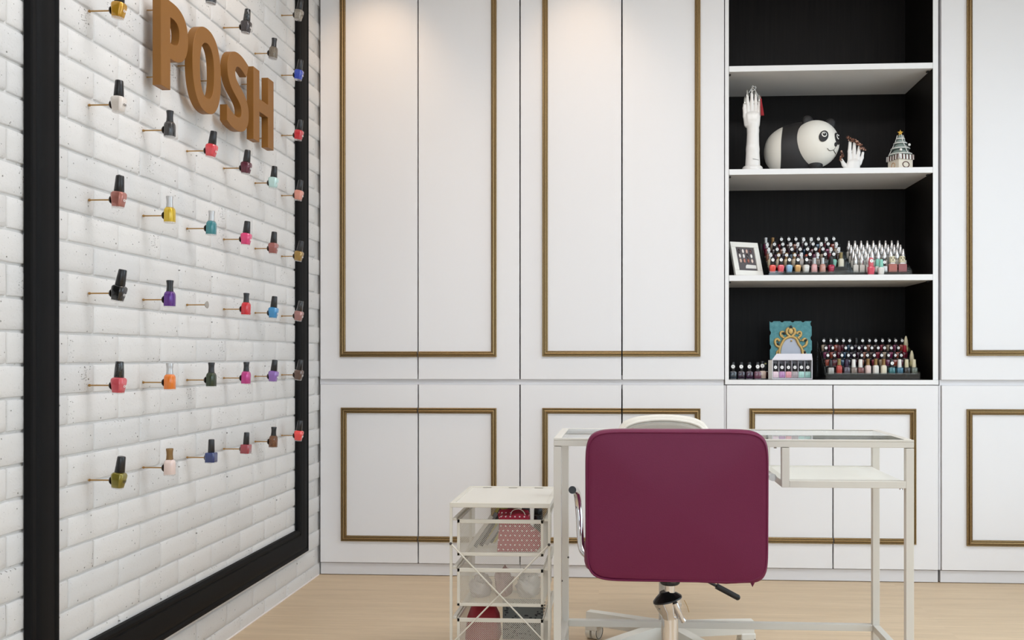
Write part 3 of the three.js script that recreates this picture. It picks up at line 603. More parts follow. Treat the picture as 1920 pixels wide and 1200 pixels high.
{ // box of six with turquoise display card
  const y = 0.8699, x0 = 2.001, x1 = 2.168;
  const t = thing('display_box', 'white open display box holding six pastel polish bottles', 'display box', [(x0 + x1) / 2, y, -0.05]);
  const hw = (x1 - x0) / 2, card = mat(0xdedbe0, 0.55), grey = mat(0xb3aca4, 0.6);
  mesh('base', boxAB(-hw, hw, 0, 0.004, -0.055, 0.012), card, t);
  mesh('side', boxAB(-hw - 0.003, -hw, 0, 0.083, -0.055, 0.012), card, t); mesh('side', boxAB(hw, hw + 0.003, 0, 0.083, -0.055, 0.012), card, t);
  mesh('back', boxAB(-hw, hw, 0.004, 0.083, -0.058, -0.055), card, t);
  mesh('top', boxAB(-hw - 0.003, hw + 0.003, 0.083, 0.086, -0.058, 0.012), card, t);
  const lid = new THREE.Shape(); lid.moveTo(-hw - 0.003, 0); lid.lineTo(hw + 0.003, 0); lid.lineTo(hw + 0.003, 0.028); lid.lineTo(-hw + 0.018, 0.028); lid.closePath();
  mesh('lid_flap', new THREE.ExtrudeGeometry(lid, { depth: 0.0015, bevelEnabled: false }).rotateX(-0.5).translate(0, 0.086, 0.0105), card, t);
  mesh('side_flap', boxAB(-hw - 0.020, -hw - 0.003, 0, 0.083, 0.0105, 0.012), grey, t);
  for (let i = 1; i < 6; i++) mesh('divider', boxAB(-hw + (i * 2 * hw) / 6 - 0.0006, -hw + (i * 2 * hw) / 6 + 0.0006, 0.004, 0.08, -0.05, 0.002), card, t);
  const cols = [[0xe9cdd4, 'palest pink'], [0xb985b4, 'lilac'], [0xe29aa2, 'rose pink'], [0xa99a9c, 'mauve grey'], [0xa4cfc4, 'mint'], [0x93bdb3, 'sea green']];
  cols.forEach(([hex, nm], i) => mini('square', hex, 'gloss', 'black', true, `${nm} polish bottle with black cap inside the white display box`, [x0 + ((i + 0.5) * 2 * hw) / 6, y + 0.0042, -0.062], 'pastel bottles in the box', 0.88));
  // turquoise scalloped card with a gilt baroque frame print in relief
  const c = thing('display_card', 'turquoise scalloped card with gilt baroque frame behind the display box', 'card', [2.1, y, -0.15]);
  const W = 0.186, H = 0.258, s = new THREE.Shape(); s.moveTo(-W / 2, 0);
  const edge = (xa, ya, xb, yb, k) => { for (let i = 0; i < k; i++) { const f = (q) => [xa + (xb - xa) * q, ya + (yb - ya) * q], nx = (yb - ya) / Math.hypot(xb - xa, yb - ya), ny = -(xb - xa) / Math.hypot(xb - xa, yb - ya), p0 = f((i + 0.62) / k), p1 = f((i + 0.81) / k), p2 = f((i + 1) / k), m = f((i + 0.81) / k); s.lineTo(...p0); s.quadraticCurveTo(m[0] - nx * 0.011, m[1] - ny * 0.011, ...p2); } };
  edge(-W / 2, 0, W / 2, 0, 1); edge(W / 2, 0, W / 2, H, 4); edge(W / 2, H, -W / 2, H, 4); edge(-W / 2, H, -W / 2, 0, 4);
  const turq = new THREE.MeshStandardMaterial({ roughness: 0.6, map: dataTex(256, 256, (u, v) => { const n = noise.noise(u * 18, v * 18, 2) * 14 + noise.noise(u * 50, v * 50, 5) * 10; return [78 + n, 138 + n, 144 + n]; }, true) });
  turq.map.repeat.set(4, 4);
  mesh('card_board', new THREE.ExtrudeGeometry(s, { depth: 0.003, bevelEnabled: false }), turq, c);
  const rim = mat(0x8fc0bd, 0.6);
  const arch = new THREE.Shape(); arch.moveTo(-0.045, 0.095); arch.bezierCurveTo(-0.045, 0.15, -0.03, 0.182, 0, 0.185); arch.bezierCurveTo(0.022, 0.183, 0.03, 0.16, 0.041, 0.14); arch.lineTo(0.045, 0.095); arch.closePath();
  mesh('mirror_print', new THREE.ExtrudeGeometry(arch, { depth: 0.001, bevelEnabled: false }).translate(0, 0, 0.0032), mat(0xb3b7c2, 0.4, { metalness: 0.15 }), c);
  const gilt = mat(0xc9a766, 0.42, { metalness: 0.25 });
  const curl = (pts, r) => tube(pts.map(([a, b]) => V(a, b, 0.006)), r, 26, 7);
  const bits = [curl([[-0.050, 0.095], [-0.052, 0.125], [-0.043, 0.152], [-0.026, 0.178], [0, 0.188], [0.022, 0.18], [0.034, 0.155], [0.046, 0.138], [0.052, 0.11], [0.05, 0.095]], 0.0065)];
  for (const sx of [-1, 1]) bits.push(curl([[sx * 0.052, 0.14], [sx * 0.066, 0.15], [sx * 0.070, 0.17], [sx * 0.060, 0.178], [sx * 0.050, 0.168]], 0.006), curl([[sx * 0.03, 0.182], [sx * 0.044, 0.192], [sx * 0.045, 0.207], [sx * 0.035, 0.210], [sx * 0.026, 0.200]], 0.0052), curl([[sx * 0.006, 0.19], [sx * 0.018, 0.204], [sx * 0.016, 0.222], [sx * 0.008, 0.226]], 0.0062), curl([[sx * 0.052, 0.128], [sx * 0.062, 0.12], [sx * 0.064, 0.108]], 0.004));
  bits.push(new THREE.SphereGeometry(0.011, 14, 10).scale(1, 1.3, 0.5).translate(0, 0.213, 0.006));
  for (let i = 0; i < 12; i++) bits.push(new THREE.SphereGeometry(0.0042, 8, 6).translate(rr(-0.05, 0.05) * 0.9, 0.2 + rr(-0.014, 0.014) - Math.abs(rr(-0.02, 0.02)), 0.007));
  mesh('gilt_frame', merge(bits), gilt, c);
  for (const [a, b] of [[-0.03, 0.203], [0, 0.232], [0.066, 0.172], [-0.058, 0.155], [0.06, 0.118]]) mesh('stone', new THREE.SphereGeometry(0.0062, 10, 8).scale(1, 1, 0.5).translate(a, b, 0.010), mat(0x141312, 0.25), c);
  c.rotation.x = -0.06;
}
{ // white picture frame of sample nails
  const t = thing('picture_frame', 'small white picture frame of sample nails leaning on the shelf', 'picture frame', [1.903, 1.3229, -0.07]);
  const a = new THREE.Group(); // tilted carrier is folded into the part geometry
  const W = 0.142, H = 0.160, B = 0.024, D = 0.014, M = new THREE.Matrix4().makeRotationY(0.42).multiply(new THREE.Matrix4().makeRotationX(-0.32));
  const put = (n, g, m) => mesh(n, g.applyMatrix4(M), m, t);
  const white = mat(0xeeebe3, 0.45);
  put('frame_rail', rboxAB(-W / 2, W / 2, 0, B, -D / 2, D / 2), white); put('frame_rail', rboxAB(-W / 2, W / 2, H - B, H, -D / 2, D / 2), white);
  put('frame_rail', rboxAB(-W / 2, -W / 2 + B, B, H - B, -D / 2, D / 2), white); put('frame_rail', rboxAB(W / 2 - B, W / 2, B, H - B, -D / 2, D / 2), white);
  put('mat_board', boxAB(-W / 2 + B, W / 2 - B, B, H - B, -D / 2, 0), mat(0x5d5759, 0.7));
  const tips = [0x2b1517, 0xefe6de, 0xd9b3a6, 0x4a1519, 0xe9e2db, 0xf0ede8, 0x2c2426, 0xf3efe9, 0xd6b9a9, 0xc07f70, 0x9c5a4c, 0xe6cdbf];
  tips.forEach((hx, i) => put('nail_tip', new THREE.SphereGeometry(0.0075, 12, 8).scale(0.72, 1.35, 0.4).translate(-0.030 + (i % 4) * 0.0195, 0.118 - Math.floor(i / 4) * 0.023, 0.002), phys(hx, 0.25, { clearcoat: 0.6 })));
  const s = new THREE.Shape(); s.moveTo(-0.01, 0.036); s.lineTo(0.044, 0.036); s.lineTo(0.044, 0.052); s.lineTo(-0.002, 0.054); s.quadraticCurveTo(-0.01, 0.048, -0.01, 0.036);
  put('caption_card', new THREE.ExtrudeGeometry(s, { depth: 0.001, bevelEnabled: false }).translate(0, 0, 0.0005), mat(0xe6e2dc, 0.6));
}

// ------------------------------------------------------------------ figurines on the middle shelf
const SY = 1.7793;
{ // tall mannequin hand
  const u = 0.000373, P = (zx, zy, z = 0) => [(zx - 320) * u, (1125 - zy) * u, z];
  const B = (a, ra, b, rb) => [...P(...a), ra, ...P(...b), rb];
  const t = thing('display_hand', 'tall white porcelain display hand with forearm and ringed fingers on shelf', 'figurine', [1.9165, SY, -0.065]);
  const raise = (list) => list.map((q) => { q[2] *= 0.001; q[6] *= 0.001; return q; });
  const forearm = raise([B([322, 1045], 0.0325, [322, 860], 0.0285), B([322, 860], 0.0285, [326, 640], 0.0255), B([326, 640], 0.0255, [322, 570], 0.028)]);
  const hand = raise([
    B([326, 640], 0.0255, [322, 560], 0.0285), B([298, 560], 0.024, [284, 470], 0.0205), B([342, 560], 0.024, [358, 470], 0.0205), B([320, 560], 0.026, [320, 470], 0.022),
    B([268, 455], 0.0085, [264, 320, 5], 0.0072), B([264, 320, 5], 0.0072, [256, 205, 8], 0.0052), B([310, 445], 0.0087, [311, 300, 5], 0.0074), B([311, 300, 5], 0.0074, [310, 180, 10], 0.0054),
    B([353, 450], 0.0085, [357, 310, 4], 0.0071), B([357, 310, 4], 0.0071, [356, 205, 7], 0.0052), B([391, 465], 0.0078, [399, 350, 1], 0.0064), B([399, 350, 1], 0.0064, [398, 265, 4], 0.0048),
    B([262, 565], 0.0150, [234, 470], 0.0095), B([234, 470], 0.0095, [226, 375], 0.0078), B([226, 375], 0.0078, [230, 290], 0.0056),
  ]);
  const cutAt = (g, y, up) => { const o = g.toNonIndexed(), p = o.attributes.position, keep = []; for (let i = 0; i < p.count; i += 3) { const m = (p.getY(i) + p.getY(i + 1) + p.getY(i + 2)) / 3; if (up ? m > y : m < y) for (let k = 0; k < 3; k++) keep.push(p.getX(i + k), p.getY(i + k), p.getZ(i + k)); } let r = new THREE.BufferGeometry(); r.setAttribute('position', new THREE.Float32BufferAttribute(keep, 3)); r = mergeVertices(r, 1e-5); r.computeVertexNormals(); return r; };
  const joint = (1125 - 620) * u;
  mesh('hand_and_forearm', merge([cutAt(skin(forearm, [-0.06, 0.02, -0.06], [0.06, 0.25, 0.06], 80, 0.006, 0.72), joint + 0.002, false), cutAt(skin(hand, [-0.05, 0.175, -0.05], [0.05, 0.365, 0.05], 128, 0.0035, 0.72), joint - 0.002, true)]), porcelain, t);
  mesh('base', loft([[0, 0.0445, 0.036], [0.003, 0.0455, 0.037], [0.018, 0.044, 0.0355], [0.024, 0.038, 0.030]], 36), porcelain, t);
  const silver = mat(0xc9c9c6, 0.22, { metalness: 0.9 });
  const j = [];
  for (const [zx, zy] of [[256, 205], [310, 180], [356, 205], [398, 265], [230, 290]]) { const [x, y] = P(zx, zy); j.push(loft([[y - 0.012, 0.0078], [y + 0.004, 0.0068], [y + 0.018, 0.0012]], 12).translate(x, 0, 0.004)); }
  mesh('silver_fingertips', merge(j), silver, t);
  const [ax, ay] = P(275, 205), [bx, by] = P(398, 250);
  mesh('silver_wires', merge([tube([[ax, ay, 0.01], [(ax + bx) / 2 - 0.008, ay + 0.022, 0.012], [bx, by, 0.006]], 0.0012), tube([[ax + 0.006, ay - 0.004, 0.011], [(ax + bx) / 2, ay + 0.012, 0.013], [bx - 0.004, by - 0.006, 0.008]], 0.0012), tube([[ax + 0.014, ay + 0.012, 0.01], [ax + 0.016, ay + 0.032, 0.008], [ax + 0.024, ay + 0.026, 0.008]], 0.0016), tube([[ax + 0.024, ay + 0.012, 0.01], [ax + 0.031, ay + 0.024, 0.008], [ax + 0.027, ay + 0.03, 0.008]], 0.0014)]), silver, t);
  const sq = []; for (let i = 0; i <= 26; i++) { const q = i / 26; sq.push(V(-0.002 + q * 0.028, 0.052 - q * 0.004 + Math.sin(q * 34) * 0.0022 * (1 - q * 0.5), 0)); }
  sq.forEach((p) => { p.z = Math.sqrt(Math.max(0, 0.0318 ** 2 - p.x ** 2)) * 0.72 + 0.0006; });
  mesh('signature', tube(sq, 0.0005, 120, 4), inkDark, t);
  const k = thing('tassel', 'red tassel hanging beside the tall porcelain hand', 'tassel', [1.9165 + bx + 0.006, SY + by - 0.002, -0.055]);
  mesh('cord', tube([[-0.006, 0.004, 0], [0, 0.002, 0], [0.001, -0.006, 0]], 0.0008, 10, 5), mat(0x8f1420, 0.6), k);
  const th = [loft([[-0.014, 0.003], [-0.010, 0.0042], [-0.006, 0.003]], 12)];
  for (let i = 0; i < 18; i++) { const a = (i / 18) * 6.283; th.push(tube([[Math.cos(a) * 0.002, -0.012, Math.sin(a) * 0.002], [Math.cos(a) * 0.0045 + 0.003, -0.045, Math.sin(a) * 0.004], [Math.cos(a) * 0.006 + 0.007, -0.080, Math.sin(a) * 0.004]], 0.0011, 8, 5)); }
  mesh('threads', merge(th), mat(0xa31a26, 0.6), k);
}
{ // panda
  const t = thing('panda_figurine', 'papier-mache panda figurine facing right on the middle shelf', 'figurine', [2.196, SY, -0.16]);
  const paint = new THREE.MeshStandardMaterial({ vertexColors: true, roughness: 0.55 }), white = mat(0xf0ece2, 0.5), black = mat(0x1d1b1c, 0.55);
  const body = new THREE.SphereGeometry(1, 72, 140).rotateZ(Math.PI / 2);   // rings run across the back, so the painted band has a clean edge
  const p = body.attributes.position, col = [];
  const cw = new THREE.Color(0xece7dc), cb = new THREE.Color(0x1f1d1e);
  for (let i = 0; i < p.count; i++) {
    const x = p.getX(i), y = p.getY(i), z = p.getZ(i), c = x > -0.56 ? cb : cw; col.push(c.r, c.g, c.b);
    const flatY = Math.max(y, -0.82), bow = (1 - x * x) * ((y > 0 ? 0.55 : 0.2) * y * y + 0.1 * z * z - 0.05);
    p.setXYZ(i, (x + bow * 0.7) * 0.132, flatY * 0.133, z * 0.105);
  }
  body.setAttribute('color', new THREE.Float32BufferAttribute(col, 3)); body.computeVertexNormals();
  mesh('body', body.translate(-0.080, 0.1092, -0.01), paint, t);
  const R = [0.103, 0.104, 0.098], HC = V(0.003, 0.130, 0.042);
  const head = new THREE.SphereGeometry(1, 48, 36), hp = head.attributes.position;
  for (let i = 0; i < hp.count; i++) { const x = hp.getX(i), y = hp.getY(i), z = hp.getZ(i), s = 1 + 0.03 * Math.exp(-((x - 0.7) ** 2 + (y + 0.25) ** 2 + (z - 0.66) ** 2) * 5); hp.setXYZ(i, x * R[0] * s, y * R[1] * s, z * R[2] * s); }
  head.computeVertexNormals(); const hd = mesh('head', head.translate(HC.x, HC.y, HC.z), white, t);
  const onHead = (dx, dy) => V(dx, dy, Math.sqrt(Math.max(0.02, 1 - dx * dx - dy * dy)));
  const patch = (n, dx, dy, sx, sy, lift, m, roll = 0) => {
    const d = onHead(dx, dy), g = new THREE.SphereGeometry(1, 20, 14).scale(sx, sy, 0.004).rotateZ(roll);
    g.applyQuaternion(new THREE.Quaternion().setFromUnitVectors(V(0, 0, 1), V(d.x / R[0], d.y / R[1], d.z / R[2]).normalize()));
    mesh(n, g.translate(HC.x + d.x * R[0] * lift, HC.y + d.y * R[1] * lift, HC.z + d.z * R[2] * lift), m, hd);
  };
  patch('eye_patch', 0.158, 0.12, 0.020, 0.027, 1.0, black, -0.5); patch('eye_patch', 0.80, 0.09, 0.021, 0.027, 1.006, black, 0.4);
  patch('eye_ring', 0.175, 0.185, 0.0125, 0.0125, 1.022, mat(0xf4f2ec, 0.4)); patch('eye_ring', 0.80, 0.17, 0.0125, 0.0125, 1.03, mat(0xf4f2ec, 0.4));
  patch('pupil', 0.175, 0.185, 0.0092, 0.0092, 1.036, black); patch('pupil', 0.80, 0.17, 0.0092, 0.0092, 1.046, black);
  patch('eye_glint', 0.15, 0.215, 0.003, 0.003, 1.062, mat(0xffffff, 0.3)); patch('eye_glint', 0.785, 0.2, 0.003, 0.003, 1.072, mat(0xffffff, 0.3));
  patch('nose', 0.70, -0.17, 0.0105, 0.0095, 1.025, black);
  const onH = (dx, dy) => { const d = onHead(dx, dy); return V(HC.x + d.x * R[0] * 1.035, HC.y + d.y * R[1] * 1.035, HC.z + d.z * R[2] * 1.035); };
  mesh('mouth', merge([tube([onH(0.32, -0.36), onH(0.4, -0.43), onH(0.5, -0.43), onH(0.60, -0.40), onH(0.68, -0.46), onH(0.75, -0.50)], 0.0011, 30, 6), tube([onH(0.70, -0.26), onH(0.66, -0.33), onH(0.61, -0.40)], 0.0009, 12, 6)]), black, hd);
  for (const [ex, ey, ez, n] of [[-0.033, 0.096, 0.012, 0.3], [0.066, 0.088, -0.012, -0.5]]) mesh('ear', new THREE.SphereGeometry(0.026, 20, 14).scale(0.95, 1.15, 0.5).rotateZ(n).translate(HC.x + ex, HC.y + ey, HC.z + ez), black, t);
  for (const [lx, lz, r] of [[-0.182, -0.035, 0.030], [-0.150, -0.075, 0.030], [0.0, 0.055, 0.034], [0.03, -0.03, 0.034]]) mesh('leg', new THREE.SphereGeometry(1, 22, 16).scale(r, 0.036, r * 1.05).translate(lx, 0.0362, lz), black, t);
}
{ // small ornamental hand
  const u = 0.000317, P = (zx, zy, z = 0) => [(zx - 300) * u, (850 - zy) * u, z], B = (a, ra, b, rb) => [...P(...a), ra, ...P(...b), rb];
  const t = thing('ornament_hand', 'small white open-fingered hand ornament beside the panda', 'figurine', [2.352, SY, -0.085]);
  const bones = [
    B([258, 850], 0.022, [285, 740], 0.0185), B([338, 850], 0.022, [352, 730], 0.0185), B([300, 850], 0.026, [315, 735], 0.021),
    B([268, 710], 0.0098, [265, 570, 0.002], 0.0082), B([265, 570, 0.002], 0.0082, [272, 440, 0.004], 0.0064), B([322, 695], 0.0098, [327, 560, 0.003], 0.0082), B([327, 560, 0.003], 0.0082, [330, 458, 0.006], 0.0064),
    B([370, 705], 0.0094, [388, 590, 0.002], 0.0078), B([388, 590, 0.002], 0.0078, [394, 512, 0.004], 0.006), B([404, 740], 0.0086, [434, 660], 0.0072), B([434, 660], 0.0072, [448, 590], 0.0055),
    B([245, 810], 0.0145, [190, 752], 0.0095), B([190, 752], 0.0095, [156, 685], 0.0068),
  ];
  mesh('hand', skin(bones, [-0.075, 0.0, -0.075], [0.075, 0.15, 0.075], 112, 0.0035, 0.7), porcelain, t);
  const brown = [mat(0x4a2b20, 0.5), mat(0x8a5a44, 0.5), mat(0xc59a86, 0.5)];
  const bead = (label, path, n) => {
    const g = thing('bead_garland', label, 'garland', [2.352, SY, -0.085]);
    const lists = [[], [], []], cu = new THREE.CatmullRomCurve3(path.map((p) => V(...p)));
    for (let i = 0; i < n; i++) { const q = cu.getPoint(i / (n - 1)); lists[Math.floor(rnd() * 2.6)].push(new THREE.IcosahedronGeometry(rr(0.0022, 0.0046), 1).translate(q.x + rr(-0.006, 0.006), q.y + rr(-0.006, 0.006), q.z + rr(-0.005, 0.008))); }
    mesh('wire', tube(path, 0.0016, 30, 6), brown[0], g);
    lists.forEach((l, i) => l.length && mesh(['dark_beads', 'brown_beads', 'pink_beads'][i], merge(l), brown[i], g));
  };
  const Q = (zx, zy, z) => P(zx, zy, z);
  bead('brown beaded garland draped over fingertips of the small white hand', [Q(225, 360, 0.0), Q(285, 425, 0.012), Q(335, 445, 0.014), Q(392, 485, 0.013), Q(430, 540, 0.012), Q(462, 545, 0.006)], 70);
  bead('brown beaded cluster around the thumb of the small white hand', [Q(140, 580, 0.004), Q(158, 620, 0.010), Q(150, 660, 0.008), Q(145, 685, 0.002)], 26);
}
{ // little christmas tree music box
  const t = thing('christmas_tree_ornament', 'small ceramic Christmas tree on a striped-roof kiosk box', 'ornament', [2.558, SY, -0.08]);
  const cream = mat(0xe9dfcd, 0.5), brown = mat(0x5a3a30, 0.5), green = mat(0x8a9891, 0.45), white = mat(0xeeece6, 0.4), tan = mat(0xc9a279, 0.5);
  const turnY = (g) => g.rotateY(0.38);
  mesh('box', turnY(rbox(0.074, 0.05, 0.074, 0.002, 1, 0, 0.025, 0)), cream, t);
  mesh('foot', turnY(rbox(0.084, 0.004, 0.084, 0.001, 1, 0, 0.002, 0)), cream, t);
  for (let s = 0; s < 4; s++) for (let i = 0; i < 10; i++) {
    const g = boxAB(-0.042 + i * 0.0084, -0.042 + (i + 1) * 0.0084, -0.011, 0.011, -0.0015, 0.0015).rotateX(-0.06).translate(0, 0.055, 0.0392).rotateY((s * Math.PI) / 2);
    mesh('awning_slat', turnY(g), i % 2 ? white : brown, t);
  }
  mesh('roof', turnY(rbox(0.076, 0.006, 0.076, 0.001, 1, 0, 0.061, 0)), brown, t);
  mesh('wreath', turnY(new THREE.TorusGeometry(0.0145, 0.0024, 8, 26).scale(1.15, 0.85, 0.5).translate(0, 0.021, 0.0375)), brown, t);
  mesh('side_print', turnY(new THREE.TorusGeometry(0.011, 0.002, 8, 22).rotateY(-Math.PI / 2).translate(-0.0375, 0.021, 0)), tan, t);
  const tiers = [[0.066, 0.050, 0.034], [0.092, 0.040, 0.030], [0.116, 0.028, 0.026], [0.136, 0.018, 0.022]];
  for (const [y0, r, h] of tiers) {
    mesh('tree_tier', loft([[y0, r * 0.93], [y0 + 0.003, r], [y0 + h * 0.6, r * 0.62], [y0 + h, r * 0.38]], 28), green, t);
    mesh('snow_edge', new THREE.TorusGeometry(r * 0.97, 0.0022, 7, 32).rotateX(Math.PI / 2).translate(0, y0 + 0.004, 0), white, t);
  }
  for (const a of [0.2, 1.6, 2.9, 4.4]) mesh('garland', tube([[Math.sin(a) * 0.012, 0.158, Math.cos(a) * 0.012], [Math.sin(a) * 0.021, 0.128, Math.cos(a) * 0.021], [Math.sin(a + 0.15) * 0.033, 0.102, Math.cos(a + 0.15) * 0.033], [Math.sin(a + 0.2) * 0.047, 0.072, Math.cos(a + 0.2) * 0.047]], 0.0018, 20, 6), white, t);
  for (const [a, y, r] of [[1.25, 0.112, 0.037], [-0.25, 0.084, 0.046], [2.4, 0.084, 0.046]]) mesh('bauble', new THREE.SphereGeometry(0.0062, 14, 10).translate(Math.sin(a) * r, y, Math.cos(a) * r), white, t);
  const st = new THREE.Shape(); for (let i = 0; i < 10; i++) { const a = (i / 10) * 6.2832 + Math.PI / 2, r = i % 2 ? 0.0055 : 0.0125; i ? st.lineTo(Math.cos(a) * r, Math.sin(a) * r) : st.moveTo(Math.cos(a) * r, Math.sin(a) * r); } st.closePath();
  mesh('star', new THREE.ExtrudeGeometry(st, { depth: 0.003, bevelEnabled: true, bevelSize: 0.001, bevelThickness: 0.001, bevelSegments: 1 }).translate(0, 0.168, -0.0015), mat(0xc89a3c, 0.35, { metalness: 0.5 }), t);
  t.scale.setScalar(0.99);
}

// ------------------------------------------------------------------ nail desk
const DX0 = 1.1641, DX1 = 2.1163, DZ0 = 1.14, DZ1 = 1.472, DT = 0.7495;
{
  const t = thing('glass_desk', 'white steel desk with glass top and small hanging tray', 'desk', [(DX0 + DX1) / 2, 0, (DZ0 + DZ1) / 2]);
  const cx = (DX0 + DX1) / 2, cz = (DZ0 + DZ1) / 2, S = 0.0205;
  const b = (n, x0, x1, y0, y1, z0, z1, m = whiteSteel) => mesh(n, rboxAB(x0 - cx, x1 - cx, y0, y1, z0 - cz, z1 - cz, 0.0012), m, t);
  for (const [x, z] of [[DX0, DZ1 - S], [DX1 - S, DZ1 - S], [DX0, DZ0], [DX1 - S, DZ0]]) b('leg', x, x + S, 0.0006, DT - 0.0225, z, z + S);
  b('front_rail', DX0, DX1, DT - 0.021, DT - 0.0062, DZ1 - S, DZ1); b('front_lip', DX0, DX1, DT - 0.0062, DT, DZ1 - 0.006, DZ1); b('back_rail', DX0, DX1, DT - 0.022, DT, DZ0, DZ0 + S);
  b('side_rail', DX0, DX0 + S, DT - 0.022, DT, DZ0 + S, DZ1 - S); b('side_rail', DX1 - S, DX1, DT - 0.022, DT, DZ0 + S, DZ1 - S);
  b('lower_back_rail', DX0 + S, DX1 - S, 0.1473, 0.1667, DZ0, DZ0 + S);
  b('lower_side_rail', DX0, DX0 + S, 0.1473, 0.1667, DZ0 + S, DZ1 - S); b('lower_side_rail', DX1 - S, DX1, 0.1473, 0.1667, DZ0 + S, DZ1 - S);
  mesh('glass_top', rboxAB(DX0 + S + 0.001 - cx, DX1 - S - 0.001 - cx, DT - 0.006, DT - 0.0004, DZ0 + S + 0.001 - cz, DZ1 - 0.0065 - cz, 0.001), phys(0xfbfdfc, 0.01, { transmission: 1, thickness: 0, ior: 1.52, clearcoat: 1, clearcoatRoughness: 0.0 }), t).userData.label = 'clear glass top';
  for (const [x, z] of [[DX0 + 0.03, DZ0 + 0.03], [DX1 - 0.03, DZ0 + 0.03], [DX0 + 0.03, DZ1 - 0.03], [DX1 - 0.03, DZ1 - 0.03]]) mesh('glass_pad', cyl(0.005, 0.005, 0.004, 12, x - cx, DT - 0.0085, z - cz), mat(0xb9bdbd, 0.3), t);
  // hanging tray
  const TX = 1.7719;
  b('tray_post', TX, TX + S, 0.6215, DT - 0.0225, DZ1 - S, DZ1); b('tray_post', TX, TX + S, 0.6215, DT - 0.0225, DZ0, DZ0 + S);
  b('tray_rail', TX + S, DX1 - S, 0.6215, 0.640, DZ1 - S, DZ1); b('tray_rail', TX + S, DX1 - S, 0.6215, 0.640, DZ0, DZ0 + S);
  b('tray_rail', TX, TX + S, 0.6215, 0.640, DZ0 + S, DZ1 - S);
  b('tray_shelf', TX + S, DX1 - S, 0.632, 0.638, DZ0 + S, DZ1 - S, mat(0xeeeae2, 0.4));
  for (const [x, y, z] of [[DX1 - 0.03, 0.6195, DZ1 - 0.012], [TX - 0.012, DT - 0.0245, DZ1 - 0.03]]) mesh('bolt', cyl(0.005, 0.004, 0.005, 12, x - cx, y, z - cz), chrome, t);
  for (const z of [1.17, 1.45]) mesh('screw', new THREE.SphereGeometry(0.003, 10, 8).translate(DX0 + S - cx, 0.36, z - cz), mat(0x55504b, 0.4, { metalness: 0.6 }), t);
}

